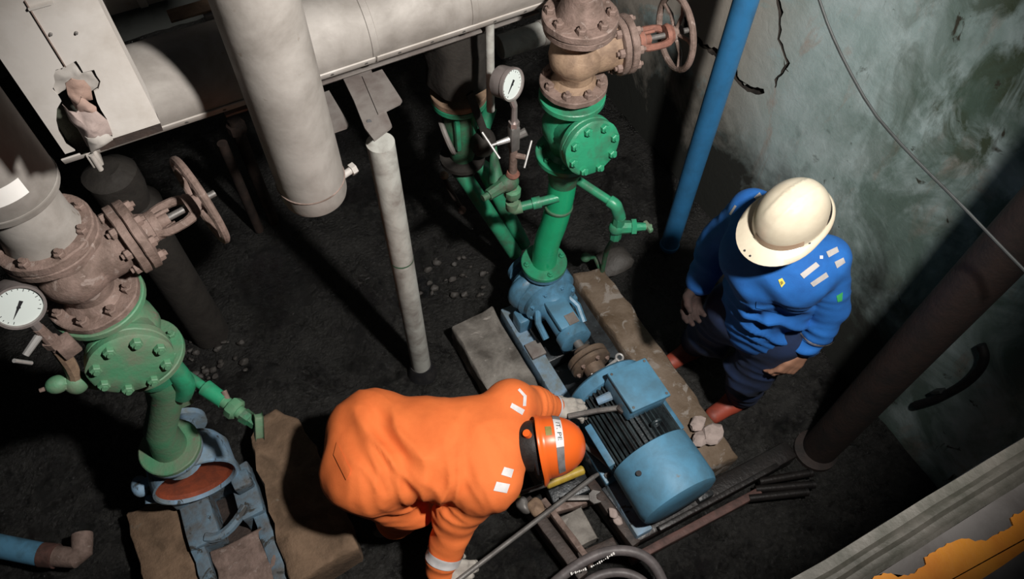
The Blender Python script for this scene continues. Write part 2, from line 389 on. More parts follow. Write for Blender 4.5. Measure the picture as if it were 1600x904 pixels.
# ------------------------------------------------------------------ setting
XW = 2.30                                     # plane of the right wall
def grid_floor():
    nx, ny = 150, 135; x0, x1, y0, y1 = -3.3, XW + 0.02, -0.02, 4.85
    bm = bmesh.new(); vs = []
    for j in range(ny + 1):
        row = []
        for i in range(nx + 1):
            x = x0 + (x1 - x0) * i / nx; y = y0 + (y1 - y0) * j / ny
            h = 0.014 * noise.noise(V(x * 2.1, y * 2.1, 0)) + 0.012 * noise.noise(V(x * 6, y * 6, 3)) + 0.007 * noise.noise(V(x * 17, y * 17, 5))
            row.append(bm.verts.new((x, y, h - 0.012)))
        vs.append(row)
    for j in range(ny):
        for i in range(nx): bm.faces.new((vs[j][i], vs[j][i + 1], vs[j + 1][i + 1], vs[j + 1][i]))
    mb = MB(); mb.bm.free(); mb.bm = bm
    return struct('floor', mb, 'floor', 2.0)
grid_floor()

def crack_outline(pts, widths, seed):
    rnd = random.Random(seed); P = []
    for (a, wa), (b, wb) in zip(list(zip(pts, widths))[:-1], list(zip(pts, widths))[1:]):
        n = max(2, int((b - a).length / 0.018))
        for i in range(n):
            t = i / n; p = a.lerp(b, t); w = wa + (wb - wa) * t
            P.append((p + Vector((rnd.uniform(-.3, .3), rnd.uniform(-.3, .3))) * w, w * rnd.uniform(0.6, 1.35)))
    P.append((pts[-1], widths[-1]))
    L_, R_ = [], []
    for i, (p, w) in enumerate(P):
        q = P[min(i + 1, len(P) - 1)][0] - P[max(i - 1, 0)][0]; nrm = Vector((-q.y, q.x)).normalized()
        L_.append(p + nrm * w / 2); R_.append(p - nrm * w / 2)
    return L_ + R_[::-1]
def wall_px(lst):
    r = []
    for px, py in lst:
        p = atx(px, py, XW); r.append(Vector((p.y, p.z)))
    return r
def cracked_wall():
    cracks = [
        crack_outline(wall_px([(1066, 18), (1074, 46), (1086, 60), (1100, 72), (1116, 82), (1135, 97), (1147, 104), (1151, 122), (1164, 135), (1180, 143), (1194, 142)]),
                      [.014, .032, .034, .028, .036, .032, .034, .024, .030, .032, .020], 3),
        crack_outline(wall_px([(1211, -30), (1214, -4), (1220, 11), (1217, 28), (1221, 46), (1217, 62), (1224, 80), (1231, 97), (1222, 112), (1213, 126), (1211, 137)]),
                      [.016, .020, .034, .020, .026, .013, .018, .020, .016, .018, .007], 5),
        crack_outline(wall_px([(1150, 120), (1159, 127), (1166, 131)]), [.004, .008, .003], 8),
        crack_outline(wall_px([(1225, 92), (1227, 106), (1232, 112)]), [.003, .009, .003], 9)]
    y0, y1, z0, z1 = -0.2, 4.85, -0.06, 3.3
    pts = [Vector((y0, z0)), Vector((y1, z0)), Vector((y1, z1)), Vector((y0, z1))]
    edges = [(0, 1), (1, 2), (2, 3), (3, 0)]
    for c in cracks:
        b = len(pts); pts += c; n = len(c); edges += [(b + i, b + (i + 1) % n) for i in range(n)]
    vo, eo, fo, ov, oe, of = delaunay_2d_cdt(pts, edges, [], 0, 1e-6)
    def inside(p, poly):
        r = False; j = len(poly) - 1
        for i in range(len(poly)):
            a, b = poly[i], poly[j]
            if (a.y > p.y) != (b.y > p.y) and p.x < (b.x - a.x) * (p.y - a.y) / (b.y - a.y) + a.x: r = not r
            j = i
        return r
    mb = MB(); bm = mb.bm
    vs = [bm.verts.new((XW, v.x, v.y)) for v in vo]; deep = {}
    for f in fo:
        c = sum((vo[i] for i in f), Vector((0, 0))) / len(f)
        hole = any(inside(c, k) for k in cracks)
        if not hole: bm.faces.new([vs[i] for i in f])
        else:
            for i in f:
                if i not in deep: deep[i] = bm.verts.new((XW + 0.035, vo[i].x, vo[i].y))
            bm.faces.new([deep[i] for i in f])
    bm.edges.ensure_lookup_table()
    for e in [e for e in bm.edges if e.is_boundary]:
        a, b = e.verts
        ia = next((k for k, v in enumerate(vs) if v is a), None); ib = next((k for k, v in enumerate(vs) if v is b), None)
        if ia in deep and ib in deep:
            try: bm.faces.new((a, b, deep[ib], deep[ia]))
            except ValueError: pass
    # back of the wall
    mb.box((XW + 0.15, (y0 + y1) / 2, (z0 + z1) / 2), (0.2, y1 - y0, z1 - z0))
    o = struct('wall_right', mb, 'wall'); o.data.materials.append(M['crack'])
    for p in o.data.polygons:
        if XW + 0.001 < p.center.x < XW + 0.04: p.material_index = 1
    return o
cracked_wall()
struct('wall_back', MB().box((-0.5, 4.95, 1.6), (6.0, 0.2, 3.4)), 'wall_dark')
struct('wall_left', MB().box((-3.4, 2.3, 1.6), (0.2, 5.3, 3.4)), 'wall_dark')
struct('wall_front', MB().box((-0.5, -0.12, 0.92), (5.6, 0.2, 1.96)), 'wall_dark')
# rim of the pit: slab, worn steel edge angle with two ridges, grey concrete
struct('trim_1', MB().box((-0.5, -0.78, 1.94), (5.6, 1.5, 0.12)).sub(maxlen=0.6), 'rim')
mb = MB()
prof = [(-0.030, 0.0), (-0.030, 0.004), (-0.022, 0.007), (-0.015, 0.003), (-0.008, 0.003), (0.000, 0.011), (0.008, 0.010), (0.016, 0.003), (0.034, 0.002), (0.036, -0.05), (0.02, -0.05), (0.02, 0.0)]
mb.ring_strip([[V(x, y, 2.0 + z) for y, z in prof] for x in np.linspace(-2.5, 2.29, 60)]).jitter(0.003, 9)
struct('trim_2', mb, 'rim_steel')

# chipped stripe of orange floor paint on the rim
mb = MB(); rnd = random.Random(4); top, bot = [], []
for X in np.arange(-0.6, 1.76, 0.006):
    y = -0.028 - max(0, X - 0.70) * 0.115
    c_ = noise.noise(V(X * 14, 1.3, 0)); y += 0.010 * c_ + 0.006 * noise.noise(V(X * 55, 4.1, 0)) + rnd.uniform(-.0015, .0015)
    if c_ < -0.32: y -= 0.012
    top.append((X, y))
for x in np.linspace(1.75, -0.6, 30): bot.append((x, -0.121 + rnd.uniform(-.0012, .0012)))
poly = [V(x, y, 2.0005) for x, y in top + bot]
mb.prism(poly, (0, 0, 0.004)); bmesh.ops.triangulate(mb.bm, faces=[f for f in mb.bm.faces if len(f.verts) > 4])
single('painted_stripe', mb, 'orange_paint', 'chipped orange painted stripe along the concrete pit rim', 'stripe')

# ------------------------------------------------------------------ concrete plinths
def plinth(poly, z1, m, label, name='concrete_plinth', amp=0.010, seed=0, cut=0.07):
    mb = MB(); mb.prism([V(x, y, -0.03) for x, y in poly], (0, 0, z1 + 0.03))
    es = [e for e in mb.bm.edges if all(v.co.z > z1 - .01 for v in e.verts) or (e.verts[0].co - e.verts[1].co).z != 0]
    bmesh.ops.bevel(mb.bm, geom=es, offset=0.007, segments=1, affect='EDGES')
    bmesh.ops.triangulate(mb.bm, faces=[f for f in mb.bm.faces if len(f.verts) > 4])
    mb.sub(maxlen=cut); mb.jitter(amp, 11, seed); mb.jitter(amp * 0.6, 31, seed)
    return single(name, mb, m, label, 'plinth', 'concrete pump plinths', sharp=0.9)
plinth([(1.34, 1.79), (1.335, 0.62), (1.505, 0.60), (1.50, 1.75)], 0.16, 'concrete', 'long brown concrete plinth between the blue motor and the man in blue', seed=1)
plinth([(0.655, 1.79), (0.67, 0.92), (0.885, 0.92), (0.885, 1.80)], 0.16, 'concrete_pale', 'pale grey concrete plinth at the foot of the white post', seed=2)
plinth([(-0.945, 1.60), (-0.955, 0.85), (-0.70, 0.85), (-0.755, 1.58)], 0.15, 'concrete_brown', 'brown concrete plinth left of the opened pump', seed=3)
plinth([(-0.385, 1.66), (-0.315, 1.72), (-0.235, 1.745), (-0.165, 1.66), (-0.145, 1.49), (-0.13, 1.30), (-0.13, 1.00), (-0.42, 0.98), (-0.40, 1.35)], 0.20, 'concrete_brown', 'rounded brown concrete plinth right of the opened pump', seed=4, amp=0.016)

# ------------------------------------------------------------------ complete pump set: base frame, pump, coupling, motor
PX = 1.085; SH = 0.365                            # shaft line x, height
b = thing('base_frame', 'oily steel base frame under the blue pump and motor', 'frame', (PX, 1.1, 0))
for x in (0.945, 1.262):
    part('rail', MB().box((x, 1.13, 0.10), (0.075, 1.24, 0.17), bev=0.006).sub(maxlen=0.12).jitter(0.003, 20), 'oily' if x > 1 else 'blue_worn', b)
for y in (0.60, 0.98, 1.22, 1.45, 1.69):
    part('cross_member', MB().box((1.10, y, 0.085), (0.25, 0.085, 0.10), bev=0.006), 'oily', b)
part('drip_tray', MB().box((1.10, 1.13, 0.03), (0.24, 1.18, 0.02)), 'oily', b)
part('mounting_pad', MB().box((0.95, 1.47, 0.195), (0.075, 0.085, 0.02), bev=0.004), 'bracket', b)

p = thing('centrifugal_pump', 'complete blue centrifugal pump under the bright green riser flange', 'pump', (PX, 1.66, 0.19))
mb = MB().lathe([(0.060, -0.075), (0.125, -0.07), (0.150, -0.045), (0.150, 0.045), (0.125, 0.07), (0.07, 0.075)], (PX, 1.67, SH), (0, 1, 0), 32)
mb.ell((PX - 0.07, 1.67, SH + 0.02), (0.105, 0.065, 0.115)); mb.jitter(0.004, 12)
part('volute_casing', mb, 'blue', p)
part('discharge_neck', MB().lathe([(0.075, 0), (0.056, 0.07), (0.056, 0.12), (0.075, 0.14)], (PX + .005, 1.675, SH + 0.05), (0, 0, 1), 24), 'blue', p)
part('discharge_flange', MB().lathe([(0.098, 0), (0.100, 0.002), (0.100, 0.022), (0.098, 0.024)], (PX + .005, 1.675, 0.523), (0, 0, 1), 32), 'blue', p)
part('suction_flange', MB().lathe([(0.055, 0), (0.055, 0.05), (0.105, 0.052), (0.105, 0.075)], (PX, 1.74, SH), (0, 1, 0), 28), 'blue', p)
mb = MB().lathe([(0.13, 0), (0.13, 0.022), (0.085, 0.05), (0.066, 0.08), (0.066, 0.20), (0.076, 0.205), (0.076, 0.255), (0.060, 0.262)], (PX, 1.60, SH), (0, -1, 0), 28)
part('bearing_housing', mb, 'blue', p)
mb = MB(); mb.box((PX - 0.005, 1.475, SH + 0.058), (0.105, 0.17, 0.035), bev=0.012)
part('bearing_cover', mb, 'blue_clean', p)
part('name_plate', MB().box((PX + 0.012, 1.42, SH + 0.0775), (0.05, 0.055, 0.004)), 'bracket', p)
for s in (-1, 1):
    part('casing_foot', MB().box((PX + s * 0.125, 1.62, 0.235), (0.07, 0.08, 0.10), bev=0.012), 'blue', p)
    mb = MB().tube([(PX + s * 0.075, 1.575, SH + 0.02), (PX + s * 0.105, 1.51, SH - 0.01), (PX + s * 0.10, 1.44, SH - 0.05)], 0.016, 8)
    part('stiffening_rib', mb, 'blue', p)
part('support_leg', MB().box((PX, 1.41, 0.245), (0.05, 0.035, 0.13), bev=0.005), 'blue', p)
part('shaft', MB().cyl((PX, 1.35, SH), (PX, 1.27, SH), 0.021, seg=16), 'steel', p)
me = MB().hexbolt((0, 0, 0), (0, 0, 1), 0.012, 0.012).mesh('bolt', M['blue'])
for i in range(8):
    t = 2 * math.pi * (i + .5) / 8
    o = obj('bolt', me, p, local=True); o.rotation_euler = (R(90), 0, 0)
    o.location = Vector((PX + 0.113 * math.cos(t), 1.578, SH + 0.113 * math.sin(t))) - Vector((PX, 1.66, 0.19))
# coupling
c = thing('shaft_coupling', 'rusty disc shaft coupling between the blue pump and motor', 'coupling', (PX, 1.22, SH))
part('pump_hub', MB().lathe([(0.03, -0.01), (0.042, -0.005), (0.042, 0.025), (0.092, 0.03), (0.095, 0.034), (0.095, 0.052), (0.09, 0.056)], (PX, 1.29, SH), (0, -1, 0), 32), 'coupling', c)
part('spacer_gap', MB().lathe([(0.07, 0), (0.07, 0.006)], (PX, 1.2345, SH), (0, -1, 0), 24), 'rubber', c)
part('motor_hub', MB().lathe([(0.09, 0), (0.095, 0.003), (0.095, 0.020), (0.09, 0.024), (0.048, 0.028), (0.046, 0.10), (0.040, 0.104)], (PX, 1.2285, SH), (0, -1, 0), 32), 'coupling', c)
me = MB().hexbolt((0, 0, 0), (0, 0, 1), 0.010, 0.010, 0.006).mesh('bolt', M['rust'])
for i in range(6):
    t = 2 * math.pi * (i + .3) / 6
    o = obj('bolt', me, c, local=True); o.rotation_euler = (R(90), 0, 0)
    o.location = Vector((0.074 * math.cos(t), -0.0155, 0.074 * math.sin(t)))
# motor
m = thing('electric_motor', 'large blue electric motor with black cooling fins', 'motor', (PX, 0.82, 0.19))
part('stator_body', MB().cyl((PX, 1.06, SH), (PX, 0.72, SH), 0.140, seg=40), 'fin', m)
mb = MB()
for i in range(44):
    t = 2 * math.pi * i / 44
    if abs(math.sin(t / 2 - R(45))) < 0.0: continue
    d = V(math.cos(t), 0, math.sin(t))
    if d.z < -0.75: continue
    rot = Matrix.Rotation(-t, 3, 'Y')
    mb.box(V(PX, 0.89, SH) + d * 0.150, (0.030, 0.31, 0.005), rot)
part('cooling_fin', mb, 'fin', m, kind='stuff')
part('drive_end_shield', MB().lathe([(0.055, 0.055), (0.10, 0.05), (0.165, 0.025), (0.174, 0.015), (0.174, -0.035), (0.16, -0.04)], (PX, 1.085, SH), (0, 1, 0), 40), 'blue', m)
part('shaft', MB().cyl((PX, 1.16, SH), (PX, 1.11, SH), 0.021), 'steel', m)
part('fan_cowl', MB().lathe([(0.168, 0.0), (0.174, 0.004), (0.176, 0.10), (0.176, 0.205), (0.168, 0.228), (0.15, 0.236), (0.05, 0.238)], (PX, 0.748, SH), (0, -1, 0), 48), 'blue_clean', m)
part('cowl_screw', MB().cyl((PX - 0.124, 0.665, SH + 0.120), (PX - 0.128, 0.665, SH + 0.131), 0.011, seg=12), 'ink', m)
tb = part('terminal_box', MB().box((PX + 0.035, 0.955, SH + 0.178), (0.185, 0.185, 0.085), Matrix.Rotation(R(9), 3, 'Y'), bev=0.012), 'blue', m)
part('terminal_lid', MB().box((PX + 0.042, 0.955, SH + 0.224), (0.192, 0.192, 0.016), Matrix.Rotation(R(9), 3, 'Y'), bev=0.005), 'blue_clean', tb)
for x, y in ((-1, -1), (1, -1), (-1, 1), (1, 1)):
    q = V(PX + 0.042, 0.955, SH + 0.231) + Matrix.Rotation(R(9), 3, 'Y') @ V(x * 0.082, y * 0.082, 0)
    part('screw', MB().hexbolt(q, (0.15, 0, 1), 0.006, 0.005, 0), 'steel', tb)
part('lifting_eye', MB().torus((PX + 0.035, 0.80, SH + 0.172), (0, 1, 0), 0.020, 0.007, 20, 8).cyl((PX + 0.035, 0.80, SH + 0.13), (PX + 0.035, 0.80, SH + 0.155), 0.013), 'fin', m)
for s in (-1, 1):
    part('motor_foot', MB().box((PX + s * 0.145, 0.90, 0.205), (0.085, 0.30, 0.035), bev=0.006).box((PX + s * 0.13, 0.90, 0.255), (0.03, 0.26, 0.09), bev=0.006), 'blue', m)
    part('side_pad', MB().box((PX + s * 0.146, 0.865, SH - 0.02), (0.055, 0.20, 0.11), Matrix.Rotation(R(s * 18), 3, 'Y'), bev=0.008), 'blue', m)
    for y in (0.78, 1.02):
        part('foot_bolt', MB().hexbolt((PX + s * 0.165, y, 0.222), (0, 0, 1), 0.014, 0.014), 'steel', m)
part('cable_gland', MB().cyl((PX - 0.055, 0.99, SH + 0.155), (PX - 0.115, 1.0, SH + 0.135), 0.020, 0.017, 10), 'blue_worn', m)

# ------------------------------------------------------------------ opened pump on the left
QX = -0.60
b = thing('base_frame', 'flaking pale blue base frame under the opened pump', 'frame', (QX, 1.2, 0))
mb = MB(); mb.box((-0.675, 1.42, 0.105), (0.125, 0.24, 0.19), bev=0.008).box((-0.710, 1.10, 0.095), (0.055, 0.42, 0.17), bev=0.006); mb.sub(maxlen=0.06).jitter(0.008, 25)
part('rail', mb, 'blue_flaked', b)
mb = MB(); mb.box((-0.468, 1.44, 0.105), (0.098, 0.24, 0.19), bev=0.008).box((-0.450, 1.14, 0.095), (0.055, 0.38, 0.15), bev=0.006); mb.sub(maxlen=0.06).jitter(0.008, 25)
part('rail', mb, 'blue_flaked', b)
part('cross_member', MB().box((-0.56, 1.545, 0.10), (0.12, 0.06, 0.18), bev=0.008).sub(maxlen=0.08).jitter(0.005, 25), 'blue_flaked', b)
mb = MB().tube([(-0.67, 1.325, 0.195), (-0.635, 1.305, 0.19), (-0.58, 1.31, 0.19), (-0.52, 1.345, 0.19), (-0.485, 1.375, 0.195)], 0.021, 8, 1)
part('front_lip', mb, 'blue_flaked', b)
part('drip_tray', MB().box((-0.59, 1.36, 0.05), (0.20, 0.30, 0.02)), 'rust_dark', b)
part('rusted_bed', MB().box((-0.56, 1.13, 0.10), (0.24, 0.28, 0.13), bev=0.01).sub(maxlen=0.06).jitter(0.016, 16), 'rust', b)
part('anchor_block', MB().box((-0.46, 1.465, 0.235), (0.075, 0.075, 0.07), bev=0.01).sub().jitter(0.006, 30), 'blue_flaked', b)

p = thing('centrifugal_pump', 'opened blue pump with red oxide inside, left of the man in orange', 'pump', (QX, 1.5, 0.15))
prof = [(0.075, 0.13), (0.135, 0.12), (0.160, 0.08), (0.162, -0.02), (0.160, -0.045), (0.152, -0.047), (0.149, -0.040), (0.146, 0.01)]
part('volute_casing', MB().lathe(prof, (QX + 0.005, 1.50, 0.425), (0, 1, 0), 40, cap1=False), 'blue_worn', p)
part('casing_interior', MB().lathe([(0.1485, -0.030), (0.143, -0.012), (0.115, 0.002), (0.045, 0.010), (0.02, 0.010)], (QX + 0.005, 1.50, 0.425), (0, 1, 0), 40, cap0=False), 'inside_red', p)
part('discharge_neck', MB().lathe([(0.085, 0), (0.065, 0.05), (0.065, 0.09)], (QX, 1.525, 0.53), (0, 0, 1), 24), 'blue_worn', p)
part('discharge_flange', MB().lathe([(0.108, 0), (0.110, 0.003), (0.110, 0.021), (0.108, 0.024)], (QX, 1.525, 0.612), (0, 0, 1), 36), 'blue_worn', p)
part('flange_lug', MB().ell((-0.800, 1.555, 0.40), (0.034, 0.045, 0.034)).cyl((-0.74, 1.545, 0.40), (-0.795, 1.555, 0.40), 0.028), 'blue_worn', p)
part('drain_boss', MB().cyl((-0.765, 1.55, 0.37), (-0.790, 1.49, 0.35), 0.030, 0.024), 'blue_worn', p)
part('suction_neck', MB().lathe([(0.08, 0), (0.07, 0.12), (0.115, 0.125), (0.115, 0.15)], (QX, 1.59, 0.42), (0, 1, 0), 28), 'blue_worn', p)
for s in (-1, 1):
    part('casing_foot', MB().box((QX + s * 0.115, 1.53, 0.255), (0.06, 0.09, 0.13), bev=0.012), 'blue_worn', p)

# ------------------------------------------------------------------ valves and pipework
def gate_valve(label, loc, rot, s, hh, body, trim, yoke, group):
    t = thing('gate_valve', label, 'valve', loc, Matrix.Rotation(rot, 3, 'Z'), group)
    mb = MB().lathe([(0.082 * s, -hh + .02), (0.066 * s, -hh + 0.045), (0.068 * s, -0.055), (0.088 * s, -0.03), (0.092 * s, 0), (0.088 * s, 0.03), (0.068 * s, 0.055), (0.066 * s, hh - 0.045), (0.082 * s, hh - .02)], seg=32)
    mb.lathe([(0.075 * s, 0), (0.072 * s, 0.10 * s), (0.080 * s, 0.125 * s)], (0.02, 0, 0), (1, 0, 0), 24, sx=1.0).jitter(0.003, 20)
    part('valve_body', mb, body, t, True)
    for z in (-hh, hh - 0.024):
        part('flange', MB().lathe([(0.114 * s, 0), (0.117 * s, 0.003), (0.117 * s, 0.021), (0.114 * s, 0.024)], (0, 0, z), (0, 0, 1), 40).jitter(0.0025, 25), trim, t, True)
    bx = 0.135 * s
    part('bonnet_flange', MB().lathe([(0.094 * s, 0), (0.098 * s, 0.003), (0.098 * s, 0.021), (0.094 * s, 0.024)], (bx, 0, 0), (1, 0, 0), 32).jitter(0.0025, 25), trim, t, True)
    part('bonnet', MB().lathe([(0.094 * s, 0), (0.098 * s, 0.003), (0.098 * s, 0.023), (0.092 * s, 0.026), (0.050 * s, 0.032), (0.036 * s, 0.06), (0.034 * s, 0.075)], (bx + 0.027, 0, 0), (1, 0, 0), 32).jitter(0.0025, 25), trim, t, True)
    bolts(t, trim, (bx + 0.050, 0, 0), (1, 0, 0), 0.079 * s, 8, 0.015 * s, 0.018, R(22.5))
    bolts(t, trim, (bx - 0.001, 0, 0), (-1, 0, 0), 0.079 * s, 8, 0.015 * s, 0.016, R(22.5), name='nut')
    bolts(t, trim, (0, 0, -hh + 0.024), (0, 0, 1), 0.095 * s, 8, 0.0155 * s, 0.019, R(10), name='flange_nut')
    y0 = bx + 0.085; y1 = bx + 0.195
    mb = MB()
    for k in (-1, 1):
        mb.tube([(y0, k * 0.030 * s, 0), (y0 + 0.03, k * 0.046 * s, 0), (y1 - 0.02, k * 0.043 * s, 0), (y1, k * 0.024 * s, 0)], 0.0125 * s, 8, 1)
    mb.lathe([(0.042 * s, 0), (0.042 * s, 0.018)], (y0 - 0.006, 0, 0), (1, 0, 0), 20)
    mb.lathe([(0.034 * s, 0), (0.038 * s, 0.012), (0.030 * s, 0.026)], (y1 - 0.012, 0, 0), (1, 0, 0), 20)
    part('yoke', mb.jitter(0.002, 30), yoke, t, True)
    part('packing_gland', MB().cyl((y0, 0, 0), (y0 + 0.045, 0, 0), 0.020 * s, 0.016 * s), yoke, t, True)
    for k in (-1, 1): part('gland_bolt', MB().cyl((y0, 0, k * 0.028 * s), (y0 + 0.055, 0, k * 0.028 * s), 0.006), yoke, t, True)
    xs = y1 + 0.03
    part('stem', MB().cyl((y0 + 0.03, 0, 0), (xs + 0.045, 0, 0), 0.0095 * s, seg=12), 'steel', t, True)
    w = part('handwheel', MB().torus((xs, 0, 0), (1, 0, 0), 0.122 * s, 0.0115 * s, 40, 10), trim, t, True)
    part('hub', MB().cyl((xs - 0.016, 0, 0), (xs + 0.018, 0, 0), 0.024 * s, seg=14), trim, w, True)
    for i in range(5):
        a = 2 * math.pi * i / 5 + 0.35; d = V(0, math.cos(a), math.sin(a)) * s
        part('spoke', MB().tube([V(xs, 0, 0) + d * 0.018, V(xs + 0.01, 0, 0) + d * 0.07, V(xs, 0, 0) + d * 0.117], 0.0075 * s, 8), trim, w, True)
    return t

def check_valve(label, loc, n, s, hh, top, body, cover, group, blen=0.125):
    t = thing('check_valve', label, 'valve', loc, None, group)
    n = Vector(n).normalized()
    mb = MB().lathe([(0.080 * s, -hh + .02), (0.062 * s, -hh + 0.04), (0.075 * s, -0.07), (0.098 * s, -0.02), (0.098 * s, 0.02), (0.075 * s, 0.07), (0.066 * s, hh - 0.04), (0.085 * s, hh - .02)], seg=32)
    mb.lathe([(0.090 * s, 0), (0.085 * s, blen - 0.03), (0.100 * s, blen)], (0, 0, 0), n, 28).jitter(0.003, 18)
    part('valve_body', mb, body, t, True)
    for z in (-hh, hh - 0.024):
        part('flange', MB().lathe([(0.114 * s, 0), (0.117 * s, 0.003), (0.117 * s, 0.021), (0.114 * s, 0.024)], (0, 0, z), (0, 0, 1), 40), top, t, True)
    part('cover_flange', MB().lathe([(0.103 * s, 0), (0.107 * s, 0.003), (0.107 * s, 0.021), (0.104 * s, 0.024)], n * blen, n, 36).jitter(0.003, 24), body, t, True)
    part('cover', MB().lathe([(0.104 * s, 0), (0.107 * s, 0.003), (0.107 * s, 0.022), (0.100 * s, 0.027), (0.055 * s, 0.030), (0.02 * s, 0.031)], n * (blen + 0.026), n, 36).jitter(0.003, 24), cover, t, True)
    bolts(t, cover, n * (blen + 0.052), n, 0.085 * s, 8, 0.0155 * s, 0.018, R(15), 0.006)
    bolts(t, body, (0, 0, -hh + 0.024), (0, 0, 1), 0.094 * s, 8, 0.012 * s, 0.013, R(10), name='flange_nut')
    return t

def pressure_gauge(label, c, n, r, stem_to, needle):
    n = Vector(n).normalized(); c = Vector(c)
    t = thing('pressure_gauge', label, 'gauge', c, None, 'round pressure gauges'); F = frame(n)
    part('case', MB().lathe([(r * 0.62, -0.052), (r * 0.98, -0.045), (r, -0.04), (r, 0.0), (r * 1.06, 0.001), (r * 1.06, 0.014), (r * 0.95, 0.014), (r * 0.93, 0.006)], c, n, 40, cap1=False), 'gauge_case', t)
    d = part('dial', MB().lathe([(r * 0.94, 0.0), (r * 0.94, 0.0065)], c, n, 40), 'dial', t)
    mb = MB()
    for i in range(19):
        a = R(-45 + i * 15); k = 0.12 if i % 3 == 0 else 0.06
        e = F @ V(math.cos(a), math.sin(a), 0)
        mb.box(c + n * 0.0072 + e * r * (0.86 - k / 2), (r * k, r * 0.022, 0.0012), (F @ Matrix.Rotation(a, 3, 'Z')))
    part('scale_marks', mb, 'ink', d, kind='stuff')
    nd = Vector(needle); nd = (nd - n * nd.dot(n)).normalized(); sd = n.cross(nd)
    mb = MB().prism([c + n * 0.008 + nd * r * 0.62, c + n * 0.008 - nd * r * 0.30 + sd * r * 0.075, c + n * 0.008 - nd * r * 0.30 - sd * r * 0.075], n * 0.002)
    mb.cyl(c + n * 0.008, c + n * 0.0115, r * 0.07, seg=12)
    part('needle', mb, 'ink', d)
    e = (Vector(stem_to) - c); e = (e - n * e.dot(n)).normalized()
    part('stem', MB().cyl(c - n * 0.02 + e * r * 0.9, Vector(stem_to), 0.014, 0.012, 8), 'gauge_case', t)
    return t

G_GATE = 'rusty gate valves on the discharge risers'; G_CHK = 'green check valves under the gate valves'
# --- middle stack
SX, SY = 1.15, 1.68
t = thing('riser_pipe', 'rusty flanged riser pipe above the middle gate valve', 'pipe', (SX, SY, 1.9))
part('pipe', MB().lathe([(0.080, 0), (0.062, 0.05), (0.060, 0.07), (0.060, 0.75)], (SX, SY, 1.862), seg=28), 'rust', t)
part('flange', MB().lathe([(0.118, 0), (0.121, 0.003), (0.121, 0.024), (0.117, 0.027)], (SX, SY, 1.838), seg=40).jitter(0.0025, 25), 'rust', t)
me = MB().hexbolt((0, 0, 0), (0, 0, 1), 0.016, 0.020).mesh('flange_nut', M['rust'])
for i in range(8):
    a = 2 * math.pi * (i + .35) / 8; o = obj('flange_nut', me, t, True); o.location = (0.097 * math.cos(a), 0.097 * math.sin(a), -0.035)
gate_valve('rust-brown gate valve with handwheel beside the cracked wall', (SX, SY, 1.705), R(-9), 1.0, 0.13, 'rust_brown', 'rust', 'rust_red', G_GATE)
check_valve('bright green check valve with bolted round cover, middle stack', (SX, SY, 1.385), (-0.03, -0.93, 0.22), 1.0, 0.156, 'green', 'green', 'green', G_CHK)
t = thing('riser_spool', 'bright green riser pipe bolted on the complete blue pump', 'pipe', (1.09, 1.675, 0.55))
part('reducer', MB().lathe([(0.100, 0), (0.100, -0.02), (0.078, -0.03), (0.062, -0.11), (0.058, -0.14)], (SX, SY, 1.222), seg=28), 'green_grime', t)
mb = MB().tube([(SX, SY, 1.10), (SX - 0.004, SY - 0.002, 1.0), (SX - 0.02, SY - 0.004, 0.85), (1.094, 1.676, 0.70), (1.09, 1.675, 0.565)], 0.056, 24, 1)
part('pipe', mb, 'green_clean', t)
part('weld_collar', MB().lathe([(0.057, -.008), (0.061, -.004), (0.061, .004), (0.057, .008)], (1.138, 1.677, 0.935), (0.1, 0.0, 1), 28), 'green_grime', t)
part('flange', MB().lathe([(0.100, 0), (0.104, 0.003), (0.104, 0.020), (0.100, 0.024)], (1.09, 1.675, 0.550), seg=40), 'green', t)
bolts(t, 'green', (0, 0, 0.024), (0, 0, 1), 0.083, 4, 0.0125, 0.012, R(-100))

# right-hand drain branch with small valve
B0 = V(SX + 0.045, SY - 0.04, 1.10); B1 = at(962, 320, 1.07); B2 = at(968, 338, 1.0)
t = thing('drain_branch', 'thin green drain branch with small valve right of the riser', 'pipe', B0)
part('pipe', MB().tube([B0, B1], 0.018, 12), 'green', t)
part('elbow', MB().tube([B1 + (B0 - B1).normalized() * 0.03, B1, B1 + (B2 - B1).normalized() * 0.02, B2], 0.025, 12, 1), 'green', t)
B3 = V(B2.x, B2.y, 0.86); v = part('small_valve', MB().cyl(B2, B3, 0.026, 0.024, 8).ell(B2.lerp(B3, .5), (0.036, 0.032, 0.036)), 'green', t)
n = V(0.72, -0.35, 0.0).normalized(); q = B2.lerp(B3, .5)
part('bonnet', MB().cyl(q, q + n * 0.07, 0.030, 0.026, 8).cyl(q + n * 0.055, q + n * 0.075, 0.035, seg=6).cyl(q + n * 0.07, q + n * 0.115, 0.019, 0.016, 8), 'green', v)
part('tee_handle', MB().box(q + n * 0.125, (0.02, 0.055, 0.024), bev=0.006).cyl(q + n * 0.11, q + n * 0.14, 0.012), 'green_pale', v)
B4 = at(946, 398, 0.30)
part('drain_pipe', MB().tube([B3, B3.lerp(V(B4.x, B4.y, 0.35), .65), V(B4.x, B4.y, 0.33), V(B4.x, B4.y, 0.12)], 0.012, 10, 1), 'green_grime', t)
part('pipe_end', MB().ell(at(915, 402, 0.19), (0.028, 0.026, 0.022)).tube([V(B4.x, B4.y, 0.15), at(930, 402, 0.17), at(915, 402, 0.19)], 0.013, 8), 'green_grime', t)

